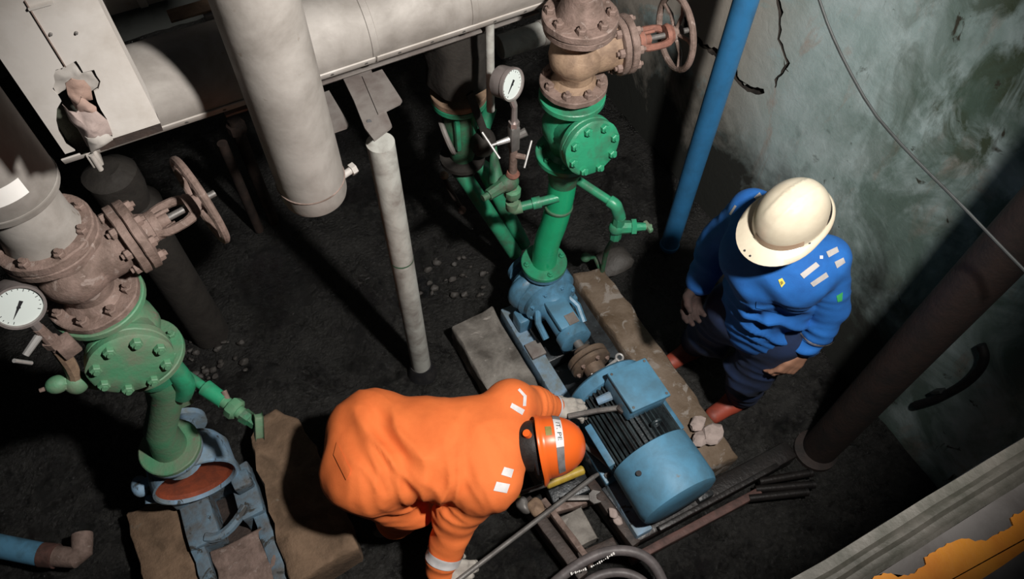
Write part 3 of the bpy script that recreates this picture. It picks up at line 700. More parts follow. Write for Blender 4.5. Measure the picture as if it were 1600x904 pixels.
# left-hand gauge line
A0 = V(SX - 0.035, SY - 0.03, 1.03); A1 = at(800, 326, 1.00)
t = thing('gauge_line', 'thin green gauge pipe with fittings left of the middle riser', 'pipe', A0)
part('branch', MB().tube([A0, A1], 0.019, 12), 'green', t)
part('socket', MB().cyl(A0.lerp(A1, .38), A0.lerp(A1, .56), 0.025, seg=14), 'green', t)
part('elbow', MB().tube([A1 + (A0 - A1).normalized() * 0.04, A1, A1 + V(0, 0, 0.045)], 0.027, 12, 1), 'green_pale', t)
def lx(py):                                              # height on the vertical gauge line that shows at this photo row
    return aty(0, py, A1.y)
def zrow(px, py, x, y):
    d = ray(px, py); k = math.hypot(x, y) / math.hypot(d.x, d.y); return CAM_H + d.z * k
zA = [zrow(798, r, A1.x, A1.y) for r in (306, 277, 262, 242, 232, 215, 196, 165)]
def gp(z): return V(A1.x, A1.y, z)
part('union', MB().lathe([(0.030, 0), (0.034, 0.01), (0.034, 0.04), (0.026, 0.05)], gp(zA[0]), seg=10), 'green_pale', t)
part('needle_valve', MB().ell(gp(zA[1]) + V(-0.02, 0, -0.02), (0.045, 0.035, 0.035)).cyl(gp(zA[1]) + V(-0.03, 0, -0.02), gp(zA[1]) + V(-0.115, -0.02, -0.02), 0.028, 0.022, 8).cyl(gp(zA[1]) + V(-0.11, -0.02, -0.02), gp(zA[1]) + V(-0.14, -0.025, -0.02), 0.014), 'green_grime', t)
part('red_washer', MB().lathe([(0.024, 0), (0.027, 0.008), (0.022, 0.022)], gp(zA[1] + 0.012), seg=14), 'rust_red', t)
part('nipple', MB().cyl(gp(zA[0]), gp(zA[4]), 0.017, 0.015, 12), 'rust', t)
part('bleed_block', MB().box(gp((zA[4] + zA[6]) / 2), (0.036, 0.036, abs(zA[6] - zA[4])), bev=0.006), 'steel', t)
part('siphon', MB().cyl(gp(zA[4]), gp(zA[7]), 0.014, 0.011, 10).lathe([(0.020, 0), (0.020, 0.02)], gp(zA[6]), seg=6), 'gauge_case', t)
h1 = gp(zA[5]); e1 = V(-0.085, 0.01, -0.008)
hv = part('bleed_stem', MB().cyl(h1, h1 + e1 * 0.75, 0.012, 0.008, 10).cyl(h1 + e1 * .7, h1 + e1, 0.005), 'chrome', t)
part('tee_bar', MB().cyl(h1 + e1 + V(-.012, .045, 0.03), h1 + e1 + V(.012, -.045, -0.03), 0.0042, seg=8), 'chrome', hv)
part('side_knob', MB().cyl(h1, h1 + V(0.045, -0.01, 0.02), 0.013, 0.016, 10), 'steel', t)
h2 = gp(zA[3]); hv = part('lower_stem', MB().cyl(h2, h2 + V(0.035, -0.03, 0), 0.012, 0.010, 10), 'rust', t)
part('tee_bar', MB().cyl(h2 + V(0.02, -0.05, -0.03), h2 + V(0.075, 0.0, 0.04), 0.0042, seg=8), 'chrome', hv)
g2 = aty(797, 131, A1.y - 0.0)
pressure_gauge('small pressure gauge with pale dial beside the middle riser', g2, (0.37, -0.82, 0.24), 0.053, gp(zA[7]), aty(783, 146, A1.y) - aty(803, 125, A1.y))

# --- left stack
TX, TY = -0.465, 1.53
t = thing('riser_pipe', 'bare grey riser pipe stub above the left gate valve', 'pipe', (TX, TY, 1.9))
part('pipe', MB().lathe([(0.094, 0), (0.087, 0.03), (0.087, 0.24)], (TX, TY, 1.895), seg=32), 'clad', t)
part('flange', MB().lathe([(0.117, 0), (0.121, 0.003), (0.121, 0.024), (0.117, 0.027)], (TX, TY, 1.869), seg=40).jitter(0.003, 25), 'rust', t)
me = MB().hexbolt((0, 0, 0), (0, 0, 1), 0.0135, 0.014).mesh('flange_nut', M['rust'])
for i in range(8):
    a = 2 * math.pi * (i + .35) / 8; o = obj('flange_nut', me, t, True); o.location = (0.103 * math.cos(a), 0.103 * math.sin(a), -0.004)
gate_valve('dusty rusted gate valve with handwheel under the sticker cover', (TX, TY, 1.73), R(12), 1.03, 0.136, 'rust', 'rust', 'rust', G_GATE)
check_valve('dusty green check valve with bolted round cover, left stack', (TX, TY, 1.42), (0.02, -0.97, 0.14), 1.08, 0.172, 'green_pale', 'green_pale', 'green_pale', G_CHK, 0.10)
t = thing('riser_spool', 'dusty green bent pipe bolted on the opened pump', 'pipe', (QX, 1.525, 0.64))
part('reducer', MB().lathe([(0.10, 0), (0.10, -0.02), (0.085, -0.03), (0.078, -0.10)], (TX, TY, 1.246), seg=28), 'green', t)
mb = MB().tube([(TX, TY, 1.16), (TX - 0.005, TY, 1.06), (TX - 0.05, TY, 0.93), (QX + 0.018, 1.525, 0.80), (QX, 1.525, 0.655)], [0.072, 0.064, 0.055, 0.056, 0.066], 24, 0)
part('pipe', mb, 'green_pale', t)
part('drain_elbow', MB().tube([(TX + 0.05, TY - 0.035, 1.25), (TX + 0.062, TY - 0.05, 1.17), (TX + 0.06, TY - 0.05, 1.08), (TX + 0.03, TY - 0.04, 1.02)], 0.034, 16, 1), 'green', t)
part('gusset', MB().prism([(TX + 0.03, TY - 0.02, 1.02), (TX + 0.035, TY - 0.02, 0.90), (TX - 0.03, TY - 0.02, 0.90)], (0, 0.012, 0)), 'green_pale', t)
part('flange', MB().lathe([(0.108, 0), (0.112, 0.003), (0.112, 0.02), (0.108, 0.024)], (QX, 1.525, 0.638), seg=40).jitter(0.002, 25), 'green_pale', t)
# drain branch of the left stack
D0 = at(285, 580, 1.06); D1 = at(408, 668, 1.0); dd = (D1 - D0)
t = thing('drain_branch', 'green drain branch with stacked fittings above rounded brown plinth', 'pipe', D0)
D0 = D0 - dd.normalized() * 0.03
part('pipe', MB().tube([D0, D0 + dd * 0.5], 0.016, 12), 'green', t)
part('coupling', MB().cyl(D0 + dd * 0.38, D0 + dd * 0.62, 0.029, 0.026, 14), 'green', t)
v = part('small_valve', MB().cyl(D0 + dd * 0.60, D0 + dd * 0.86, 0.022, seg=12).lathe([(0.034, 0), (0.038, 0.01), (0.038, 0.028), (0.030, 0.036)], D0 + dd * 0.70, dd, 8), 'green_pale', t)
part('gland_nut', MB().cyl(D0 + dd * 0.86, D0 + dd * 0.95, 0.026, 0.024, 6).cyl(D0 + dd * 0.95, D0 + dd * 1.02, 0.020, seg=6), 'green_grime', v)
part('lever', MB().box(D0 + dd * 1.06, (0.028, 0.028, 0.085), frame(V(.35, .45, .9), (1, 0, 0)), bev=0.006), 'green_pale', v)
part('side_stem', MB().cyl(D0 + dd * 0.70, D0 + dd * 0.70 + V(0.0, 0.045, 0.03), 0.010), 'rust', v)
# gauge line of the left stack
GY = 1.42
g1 = aty(28, 477, GY)
GL = [aty(62, 515, GY), aty(92, 545, GY), aty(113, 575, GY), aty(118, 597, GY), aty(95, 598, GY)]
t = thing('gauge_line', 'rusty gauge fittings with chrome handle under the large gauge', 'pipe', GL[4])
part('siphon', MB().cyl(g1.lerp(GL[0], .9), GL[1], 0.014, 0.018, 10).lathe([(0.022, 0), (0.022, 0.025)], GL[0].lerp(GL[1], .5), GL[1] - GL[0], 6), 'rust', t)
part('bleed_block', MB().box(GL[1] + V(0.02, 0, 0), (0.05, 0.045, 0.055), Matrix.Rotation(R(20), 3, 'Z'), bev=0.006), 'rust', t)
hv = part('bleed_stem', MB().cyl(GL[0] + V(-.0, 0, -.01), GL[0] + V(-0.055, -0.035, -0.03), 0.011, 0.009, 10), 'chrome', t)
part('tee_bar', MB().cyl(GL[0] + V(-0.075, -0.055, -0.01), GL[0] + V(-0.06, -0.035, -0.07), 0.0055), 'chrome', hv)
part('nipple', MB().tube([GL[1], GL[2], GL[3]], 0.019, 10, 1), 'rust_brown', t)
v = part('small_valve', MB().ell(GL[3], (0.034, 0.034, 0.038)).cyl(GL[3], GL[4], 0.026, 0.022, 8).ell(GL[4] + V(-0.01, 0, 0), (0.032, 0.026, 0.026)), 'green_pale', t)
part('valve_stem', MB().cyl(GL[4], aty(62, 610, GY), 0.009, 0.006), 'rust', v)
part('tail_pipe', MB().tube([GL[3], aty(150, 605, GY), V(TX - 0.06, TY + 0.02, GL[3].z - 0.06)], 0.012, 8), 'green_grime', t)
pressure_gauge('large pressure gauge with white dial at the left edge', g1, (0.22, -0.86, 0.30), 0.056, GL[0], aty(8, 505, GY) - aty(28, 475, GY))

# ------------------------------------------------------------------ overhead pipes, box, post and bracket
# insulated horizontal pipe: cladding with lap seam along the near side
t = thing('insulated_pipe', 'long grey insulated pipe running level behind the hanging pipe', 'pipe', (0.4, 1.955, 1.735))
HY, HZ, HR = 1.955, 1.86, 0.125
part('cladding', MB().cyl((-0.30, HY, HZ), (1.28, HY, HZ), HR, seg=56), 'clad', t)
a = R(205)
for x0, x1 in ((-0.40, -0.335), (-0.32, 0.52), (0.525, 1.27)):
    mb = MB(); c0 = V(0, HY + (HR + 0.003) * math.cos(a), HZ + (HR + 0.003) * math.sin(a))
    mb.box(((x0 + x1) / 2, c0.y, c0.z), (x1 - x0, 0.006, 0.030), Matrix.Rotation(a - R(180), 3, 'X'), bev=0.002)
    part('lap_seam', mb, 'clad_light', t)
for x in (0.525, 0.86):
    part('joint_band', MB().lathe([(HR, -0.012), (HR + 0.003, -0.010), (HR + 0.003, 0.010), (HR, 0.012)], (x, HY, HZ), (1, 0, 0), 56, False, False), 'clad', t)
me = MB().hexbolt((0, 0, 0), (0, 0, 1), 0.006, 0.004, 0).mesh('screw', M['steel'])
for i, x in enumerate(np.arange(-0.28, 1.25, 0.11)):
    o = obj('screw', me, t, True); o.location = V(x, HY + (HR + .006) * math.cos(a), HZ + (HR + .006) * math.sin(a)) - V(0.4, 1.955, 1.735); o.rotation_euler = (a + R(90), 0, 0)
part('clamp', MB().box((-0.325, HY - 0.108, HZ - 0.075), (0.030, 0.045, 0.05), bev=0.004).cyl((-0.325, HY - 0.13, HZ - 0.11), (-0.325, HY - 0.13, HZ - 0.05), 0.008), 'clad_light', t)
# support angle below it
t = single('support_angle', MB().box((0.60, 1.955, 1.700), (1.10, 0.055, 0.006)).box((0.60, 1.981, 1.675), (1.10, 0.006, 0.05)), 'bracket', 'thin steel angle under the level insulated pipe, over the white post', 'bracket')
# second pipe further back
t = thing('insulated_pipe', 'second level insulated pipe further back at the top left', 'pipe', (0.0, 2.21, 1.95))
part('cladding', MB().cyl((-0.60, 2.215, 2.06), (0.55, 2.215, 2.06), 0.105, seg=40), 'clad', t)
part('joint_band', MB().lathe([(0.105, -0.012), (0.109, -0.010), (0.109, 0.010), (0.105, 0.012)], (-0.04, 2.215, 2.06), (1, 0, 0), 40, False, False), 'clad_light', t)
t = thing('pipe_hanger', 'small rusty steel hanger between the two level insulated pipes', 'bracket', (0.09, 2.05, 1.90))
part('plate', MB().box((0.075, 2.06, 1.985), (0.13, 0.055, 0.008), bev=0.002), 'rust_brown', t)
part('lug', MB().box((0.115, 2.04, 1.955), (0.03, 0.035, 0.05), bev=0.003).box((0.135, 2.035, 1.925), (0.03, 0.03, 0.03), bev=0.003), 'clad', t)

# vertical hanging pipe
t = thing('insulated_pipe', 'thick pale insulated pipe hanging straight down, capped below', 'pipe', (0.203, 1.64, 1.53))
mb = MB().lathe([(0.030, 0.004), (0.085, 0.0), (0.096, 0.006), (0.100, 0.022), (0.102, 0.12), (0.103, 1.5)], (0.203, 1.64, 1.553), seg=56)
part('cladding', mb, 'clad', t)
part('end_band', MB().lathe([(0.1005, 0.0), (0.104, 0.002), (0.104, 0.004), (0.1005, 0.006)], (0.203, 1.64, 1.625), (0, 0, 1), 56, False, False), 'clad_rust', t)
part('drain_nipple', MB().cyl((0.285, 1.665, 1.555), (0.335, 1.685, 1.550), 0.012).lathe([(0.020, 0), (0.020, 0.018)], (0.335, 1.685, 1.550), (1, .3, 0), 6), 'clad_light', t)

# sheet-metal box with the torn, corroded lower end
BYF = 1.27
_l, _r, _m = aty(105, 245, BYF), aty(245, 181, BYF), aty(150, 238, BYF)
BX0, BX1, BZ0, BZ1 = _l.x, _r.x, (_r.z + _m.z) / 2, 3.1
t = thing('cladding_box', 'pale sheet-metal pipe box with torn rusted lower edge', 'box', (-0.18, 1.33, 2.28))
def bxz(px, py):
    p = aty(px, py, BYF); return Vector((p.x, p.z))
tear = [bxz(*q) for q in [(87, 109), (95, 107), (103, 103), (113, 98), (119, 95), (125, 104), (130, 113), (139, 111), (147, 109), (151, 118), (157, 127), (154, 139), (147, 143), (152, 160), (158, 172), (167, 186), (172, 202), (176, 213), (164, 219), (150, 238.5), (128, 251), (104, 226), (92, 205), (88, 188), (89, 170), (96, 158), (90, 148), (82, 140), (86, 128), (84, 118)]]
pts = [Vector((BX0, BZ0)), Vector((BX1, BZ0)), Vector((BX1, BZ1)), Vector((BX0, BZ1))]
for q in tear:
    q.y = max(q.y, BZ0 - 0.0)
edges = [(0, 1), (1, 2), (2, 3), (3, 0)]; nb = len(pts); pts += tear; edges += [(nb + i, nb + (i + 1) % len(tear)) for i in range(len(tear))]
vo, eo, fo, _, _, _ = delaunay_2d_cdt(pts, edges, [], 0, 1e-6)
def pin(p, poly):
    r = False; j = len(poly) - 1
    for i in range(len(poly)):
        a_, b_ = poly[i], poly[j]
        if (a_.y > p.y) != (b_.y > p.y) and p.x < (b_.x - a_.x) * (p.y - a_.y) / (b_.y - a_.y) + a_.x: r = not r
        j = i
    return r
mb = MB(); bm = mb.bm; vs = [bm.verts.new((v.x, BYF, v.y)) for v in vo]
for f in fo:
    c = sum((vo[i] for i in f), Vector((0, 0))) / len(f)
    if not pin(c, tear): bm.faces.new([vs[i] for i in f])
ex = bmesh.ops.extrude_face_region(bm, geom=bm.faces[:])
for v in [g for g in ex['geom'] if isinstance(g, bmesh.types.BMVert)]: v.co.y += 0.004
mb.box(((BX0 + 0.003), BYF + 0.060, (BZ0 + BZ1) / 2), (0.004, 0.115, BZ1 - BZ0)).box((BX1 - 0.003, BYF + 0.060, (BZ0 + BZ1) / 2), (0.004, 0.115, BZ1 - BZ0))
part('sheet_shell', mb, 'clad_light', t)
part('bottom_flange', MB().box((BX1 - 0.062, BYF + 0.030, BZ0 - 0.012), (0.12, 0.050, 0.024)), 'rust_dark', t)
part('old_lagging', MB().box(((BX0 + BX1) / 2, BYF + 0.075, BZ0 + 0.15), (BX1 - BX0 - 0.022, 0.07, 0.40)).sub(maxlen=.06).jitter(0.008, 20), 'lagging', t)
def flap(outline, dy, m, seed, name='rust_flap', bulge=0.022, rough=0.006):
    pts = [bxz(*q) for q in outline]; res = []
    for a_, b_ in zip(pts, pts[1:] + pts[:1]): res += [a_, a_.lerp(b_, .5)]
    pts = res; c = sum(pts, Vector((0, 0))) / len(pts); mb = MB(); bm = mb.bm; rings = []
    for k in (1.0, 0.88, 0.74, 0.6, 0.45, 0.3, 0.15):
        ring = []
        for p in pts:
            x, z = c.x + (p.x - c.x) * k, c.y + (p.y - c.y) * k
            ring.append(V(x, BYF + dy - bulge * (1 - k * k) + rough * noise.noise(V(x * 38, z * 38, seed)) + rough * .5 * noise.noise(V(x * 90, z * 90, seed)), z))
        rings.append(ring)
    mb.ring_strip(rings, False, True)
    ex = bmesh.ops.extrude_face_region(bm, geom=bm.faces[:])
    for v in [g for g in ex['geom'] if isinstance(g, bmesh.types.BMVert)]: v.co.y += 0.003
    part(name, mb, m, t, sharp=0.9)
flap([(84, 120), (87, 109), (103, 104), (118, 96), (130, 113), (146, 110), (156, 127), (153, 138), (144, 145), (124, 140), (104, 142), (90, 150), (83, 138)], 0.007, 'clad', 1.0, bulge=0.004)
flap([(103, 132), (112, 124), (132, 126), (142, 138), (146, 158), (138, 160), (128, 150), (119, 172), (113, 162), (106, 148)], 0.002, 'flap_pink', 2.0, bulge=0.006)
flap([(118, 164), (127, 150), (140, 160), (150, 166), (152, 178), (136, 176), (122, 174)], -0.003, 'flap_pink', 2.6, bulge=0.006)
flap([(97, 162), (107, 172), (118, 174), (130, 163), (146, 168), (168, 188), (175, 207), (165, 214), (152, 222), (136, 226), (129, 214), (121, 200), (108, 186)], -0.004, 'flap_grey', 3.0, bulge=0.012)
flap([(131, 208), (150, 200), (168, 205), (175, 213), (152, 226), (140, 234), (136, 222)], -0.010, 'clad', 4.0, bulge=0.010)
a0, a1 = bxz(40, 0), bxz(101, 104)
sd = V(a0.x, BYF - 0.002, a0.y); se = V(a1.x, BYF - 0.002, a1.y)
part('lap_seam', MB().box(((a0.x + a1.x) / 2, BYF - 0.001, (a0.y + a1.y) / 2), (0.0016, 0.005, (Vector(a0) - Vector(a1)).length), Matrix.Rotation(-math.atan2(a1.x - a0.x, a0.y - a1.y) * -1, 3, 'Y')), 'clad_rust', t)
for q in ((79, 53), (119, 51)):
    c = bxz(*q); part('rivet', MB().cyl((c.x, BYF + .001, c.y), (c.x, BYF - 0.004, c.y), 0.0035, 0.002, 12), 'steel', t)
c0, c1 = bxz(46, 14), bxz(80, 0)
part('edge_trim', MB().box(((c0.x + c1.x) / 2, BYF - 0.004, (c0.y + c1.y) / 2), ((c0 - c1).length * 1.05, 0.005, 0.0035)), 'clad_light', t)

# lagging cover over the left riser with its white sticker
t = thing('lagging_cover', 'round pale lagging cover with white sticker, far left', 'cover', (TX, TY, 2.04))
part('cladding', MB().lathe([(0.088, 0.0), (0.111, 0.002), (0.113, 0.006), (0.114, 0.75)], (TX, TY, 2.04), seg=48), 'clad', t)
part('seam', MB().lathe([(0.1135, -0.003), (0.1155, -0.002), (0.1155, 0.002), (0.1135, 0.003)], (TX, TY, 2.062), (0, 0, 1), 48, False, False), 'clad', t)
mb = MB(); rows = []
for z in (2.108, 2.155):
    rows.append([V(TX + 0.1150 * math.cos(a_), TY + 0.1150 * math.sin(a_), z) for a_ in np.linspace(R(-130), R(-58), 16)])
mb.ring_strip(rows, False, False, closed=False)
part('sticker', mb, 'white', t)
c = V(TX + 0.115 * math.cos(R(-75)), TY + 0.115 * math.sin(R(-75)), 2.205)
part('small_tag', MB().box(c, (0.018, 0.004, 0.022), Matrix.Rotation(R(28), 3, 'Z'), bev=0.001), 'clad_light', t)

# white post with base and bracket
t = thing('support_post', 'slim white-painted steel post standing on the wet floor', 'post', (0.454, 1.707, 0))
mb = MB().cyl((0.454, 1.707, 0.02), (0.454, 1.707, 1.60), 0.046, seg=28).jitter(0.001, 8)
part('post_tube', mb, 'post', t)
part('base_sleeve', MB().lathe([(0.075, -0.03), (0.070, 0.0), (0.058, 0.05), (0.052, 0.075)], (0.454, 1.707, 0.0), seg=20).jitter(0.006, 25), 'rubber', t)
c = atx(611, 386, 0.454 - 0.02)
part('paint_splash', MB().lathe([(0.0465, -0.004), (0.0472, 0), (0.0465, 0.004)], (0.454, 1.707, 0.96), (0, 0.05, 1), 28, False, False), 'green_grime', t)
t = thing('beam_bracket', 'grey steel beam bracket with square plate on the white post', 'bracket', (0.48, 1.82, 1.60))
def plate(pxs, z, th, m, name):
    mb = MB().prism([at(px, py, z) - V(0, 0, th) for px, py in pxs], (0, 0, th)); part(name, mb, m, t)
plate([(533, 116), (579, 106), (601, 168), (612, 195), (609, 199), (584, 218), (570, 200), (553, 157)], 1.66, 0.010, 'bracket', 'top_flange')
plate([(566, 119), (597, 108), (628, 156), (625, 161), (591, 178)], 1.665, 0.008, 'bracket', 'square_plate')
plate([(490, 150), (514, 141), (545, 193), (541, 198), (500, 212)], 1.56, 0.010, 'bracket', 'lower_flange')
p0, p1 = at(540, 118, 1.61), at(584, 216, 1.61)
mb = MB().prism([V(p0.x, p0.y, 1.56), V(p1.x, p1.y, 1.56), V(p1.x, p1.y, 1.65), V(p0.x, p0.y, 1.65)], (0.008, 0.002, 0))
part('web', mb, 'bracket_red', t)
p0, p1 = at(560, 122, 1.61), at(590, 200, 1.61)
part('bolt_hole', MB().cyl(at(577, 190, 1.6605), at(577, 190, 1.6615), 0.008, seg=10), 'ink', t)

# ------------------------------------------------------------------ third stack behind, dark lagging
t = thing('riser_pipe', 'black lagged riser pipe with green flange in the shade', 'pipe', (0.925, 2.15, 1.2))
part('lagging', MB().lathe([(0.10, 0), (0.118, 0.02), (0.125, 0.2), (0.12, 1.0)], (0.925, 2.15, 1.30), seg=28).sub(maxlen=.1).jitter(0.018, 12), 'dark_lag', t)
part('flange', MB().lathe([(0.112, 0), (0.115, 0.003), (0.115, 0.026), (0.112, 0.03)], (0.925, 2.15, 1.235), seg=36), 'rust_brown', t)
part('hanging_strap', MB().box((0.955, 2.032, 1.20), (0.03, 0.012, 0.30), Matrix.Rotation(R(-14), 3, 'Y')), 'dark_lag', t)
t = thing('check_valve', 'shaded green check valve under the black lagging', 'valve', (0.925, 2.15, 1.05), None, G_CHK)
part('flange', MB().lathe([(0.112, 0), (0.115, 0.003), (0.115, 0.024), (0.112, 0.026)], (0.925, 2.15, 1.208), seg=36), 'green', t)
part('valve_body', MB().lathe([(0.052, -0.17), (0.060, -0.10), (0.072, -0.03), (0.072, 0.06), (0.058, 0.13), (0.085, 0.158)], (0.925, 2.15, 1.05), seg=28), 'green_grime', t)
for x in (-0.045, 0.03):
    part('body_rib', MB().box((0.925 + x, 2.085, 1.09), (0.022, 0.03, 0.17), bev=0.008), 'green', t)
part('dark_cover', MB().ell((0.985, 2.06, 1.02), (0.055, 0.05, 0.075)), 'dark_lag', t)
t = thing('riser_spool', 'shaded green pipe running down behind the gauge line', 'pipe', (0.925, 2.15, 0.4))
part('reducer', MB().lathe([(0.1, 0), (0.1, -.02), (0.07, -0.03), (0.055, -0.10)], (0.925, 2.15, 0.884), seg=24), 'dark_lag', t)
A, B = at(742, 300, 0.72), at(805, 396, 0.30)
part('left_pipe', MB().tube([V(0.90, 2.15, 0.82), A, B], 0.036, 18), 'green', t)
A, B = at(756, 262, 0.80), at(818, 382, 0.30)
part('right_pipe', MB().tube([V(0.95, 2.15, 0.86), A, B], 0.036, 18), 'green', t)
c = at(698, 208, 1.02)
t = thing('valve_wheel', 'small grey valve wheel in the shade left of the check valve', 'valve', c)
part('wheel', MB().torus(c, (0.85, -0.2, 0.25), 0.085, 0.012, 30, 8), 'bracket', t)
part('disc', MB().lathe([(0.066, -.004), (0.066, 0.006)], c + V(-.012, 0, 0), (0.85, -0.2, 0.25), 24), 'steel', t)
part('stem', MB().cyl(c, c + V(0.13, 0.02, 0.02), 0.012), 'rust', t)
c0, c1, c2 = at(694, 274, 0.60), at(703, 296, 0.56), at(722, 328, 0.50)
t = thing('small_drain_pipe', 'thin rusty drain pipe with copper tips in the shade', 'pipe', c1)
part('pipe', MB().tube([c0 + V(0, 0, -0.02), c1, c2], 0.013, 10), 'rust_dark', t)
part('copper_tip', MB().ell(c0, (0.022, 0.022, 0.018)), 'rust_brown', t)
part('lower_tip', MB().ell(c2, (0.02, 0.02, 0.024)), 'rust', t)
c = at(766, 120, 1.52)
single('vent_tube', MB().cyl((c.x, c.y, 1.36), (c.x, c.y, 2.2), 0.0155, seg=14), 'post', 'thin pale vertical tube beside the small gauge', 'pipe')
c = at(752, 215, 1.0)
single('green_standpipe', MB().tube([at(766, 168, 1.05), at(752, 212, 0.95), at(746, 240, 0.86)], 0.030, 12, 1), 'green', 'green standpipe stub under the thin pale tube', 'pipe')
c = at(772, 255, 0.9)
single('green_cone_nozzle', MB().tube([at(772, 228, 0.98), at(772, 250, 0.93), at(776, 285, 0.86)], [0.012, 0.020, 0.036], 12), 'green_grime', 'narrow green cone nozzle left of the gauge line', 'pipe')
t = thing('wall_pipe', 'pale teal pipe with pinkish collar behind the middle stack', 'pipe', (1.35, 2.37, 1.2))
part('pipe', MB().cyl((1.22, 2.37, 1.20), (1.42, 2.37, 1.20), 0.052, seg=20), 'post', t)
part('collar', MB().cyl((1.42, 2.37, 1.20), (1.55, 2.37, 1.20), 0.056, seg=20), 'clad', t)
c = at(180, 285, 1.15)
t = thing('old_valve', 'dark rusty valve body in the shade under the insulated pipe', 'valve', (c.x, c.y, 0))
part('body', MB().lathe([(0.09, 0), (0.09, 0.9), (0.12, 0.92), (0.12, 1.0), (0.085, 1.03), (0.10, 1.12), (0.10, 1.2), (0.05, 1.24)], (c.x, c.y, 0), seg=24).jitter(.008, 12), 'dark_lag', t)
c = at(372, 205, 0.7)
t = thing('rusty_standpipe', 'brown rusty pipe stubs standing left of the hanging pipe', 'pipe', (c.x, c.y, 0))
part('pipe', MB().cyl((c.x, c.y, 0), (c.x, c.y, 0.78), 0.03).lathe([(0.045, 0), (0.045, .05)], (c.x, c.y, 0.70), seg=8), 'rust_dark', t)
part('short_pipe', MB().cyl((c.x - 0.09, c.y - 0.02, 0), (c.x - 0.09, c.y - 0.02, 0.68), 0.025), 'rust_dark', t)

# ------------------------------------------------------------------ along the right wall
c = at(1045, 385, 0.0)
t = thing('blue_pipe', 'straight blue-painted pipe standing against the cracked wall', 'pipe', (c.x, c.y, 0))
part('pipe', MB().cyl((c.x, c.y, 0.0), (c.x, c.y, 2.7), 0.049, seg=28), 'blue_pipe', t)
part('collar', MB().lathe([(0.050, 0), (0.054, 0.004), (0.054, 0.02), (0.050, 0.024)], (c.x, c.y, 0.01), seg=24), 'blue_pipe', t)
t = thing('black_pipe', 'thick black rusted pipe rising along the right wall', 'pipe', (1.937, 0.489, 0))
part('pipe', MB().cyl((1.937, 0.489, 0.0), (1.937, 0.489, 2.3), 0.080, seg=32), 'black_rust', t)
part('base_flange', MB().lathe([(0.100, -0.02), (0.100, 0.012), (0.083, 0.016)], (1.915, 0.489, 0.0), seg=28, cap1=True), 'black_rust', t)
mb = MB().tube([V(2.275, p.y, p.z) for p in (atx(1533, 538, 2.275), atx(1540, 556, 2.275), atx(1532, 577, 2.275), atx(1510, 598, 2.275), atx(1486, 612, 2.275), atx(1462, 624, 2.275), atx(1432, 632, 2.275))], 0.018, 12, 2)
t = thing('hanging_hose', 'black hose loop hanging on teal wall below the black pipe', 'hose', (2.275, 0.3, 0.7))
part('hose', mb, 'rubber', t)
p = atx(1467, 610, 2.275)
part('hose_clamp', MB().box((2.272, p.y, p.z), (0.035, 0.012, 0.05), Matrix.Rotation(R(25), 3, 'X')), 'cable', t)
pts = [atx(px, py, 1.74) for px, py in ((1272, -25), (1280, 0), (1296, 46), (1320, 98), (1360, 170), (1400, 217), (1440, 259), (1500, 318), (1560, 381), (1610, 432))]
single('hanging_cable', MB().tube(pts, 0.0045, 8, 1), 'cable', 'thin grey cable hanging slack in front of the teal wall', 'cable')

# ------------------------------------------------------------------ steel lying in front of the motor
def bar(name, a, b_, w, h, m, label, cat='bar', rot=0.0):
    a, b_ = Vector(a), Vector(b_); d = b_ - a
    mb = MB().box((a + b_) / 2, (d.length, w, h), Matrix.Rotation(math.atan2(d.y, d.x), 3, 'Z') @ Matrix.Rotation(rot, 3, 'X'), bev=min(w, h) * 0.12).sub(maxlen=0.1).jitter(0.002, 25)
    return single(name, mb, m, label, cat)
bar('channel_bar', at(985, 838, 0.09), at(1232, 706, 0.09), 0.085, 0.10, 'black_steel', 'wide black steel channel lying right in front of the motor')
bar('angle_bar', at(985, 876, 0.055), at(1186, 768, 0.055), 0.035, 0.05, 'rust_strip', 'rust-red steel bar lying in front of the black channel')
bar('square_bar', at(1030, 826, 0.17), at(1215, 727, 0.17), 0.022, 0.022, 'black_steel', 'thin dark bar lying on the black channel')
for i, (q0, q1) in enumerate((((1186, 752), (1268, 738)), ((1180, 764), (1272, 756)), ((1170, 778), (1262, 768)))):
    a, b_ = at(*q0, 0.07), at(*q1, 0.07)
    single('pipe_stub', MB().cyl(a, b_, 0.017, seg=14).lathe([(0.02, -0.015), (0.02, 0.0)], b_, b_ - a, 14), 'black_steel', ('farthest of three dark pipe stubs by the black pipe', 'middle one of three dark pipe stubs by the black pipe', 'nearest of three dark pipe stubs by the black pipe')[i], 'pipe', 'dark pipe stubs near the black pipe')

# slide base frame lying beside the motor
t = thing('slide_base', 'dirty steel frame with pale slab lying left of the motor', 'frame', at(900, 815, 0.0))
def fbox(name, a, b_, w, h, z, m):
    a, b_ = at(*a, z), at(*b_, z); d = b_ - a
    part(name, MB().box((a + b_) / 2 - V(0, 0, h / 2), (d.length, w, h), Matrix.Rotation(math.atan2(d.y, d.x), 3, 'Z'), bev=0.005).sub(maxlen=0.08).jitter(0.004, 25), m, t)
fbox('rail', (822, 778), (912, 900), 0.05, 0.12, 0.14, 'rust_dark')
fbox('rail', (848, 778), (925, 880), 0.028, 0.10, 0.15, 'rust')
fbox('rail', (922, 750), (995, 850), 0.045, 0.12, 0.14, 'rust_dark')
fbox('rail', (944, 760), (1000, 832), 0.03, 0.10, 0.15, 'oily')
fbox('end_plate', (858, 770), (918, 745), 0.11, 0.08, 0.13, 'oily')
fbox('cross_bar', (846, 800), (932, 775), 0.035, 0.06, 0.14, 'rust')
fbox('pale_slab', (892, 800), (918, 848), 0.10, 0.05, 0.13, 'concrete_pale')
fbox('cross_bar', (905, 872), (962, 846), 0.05, 0.08, 0.14, 'rust_dark')
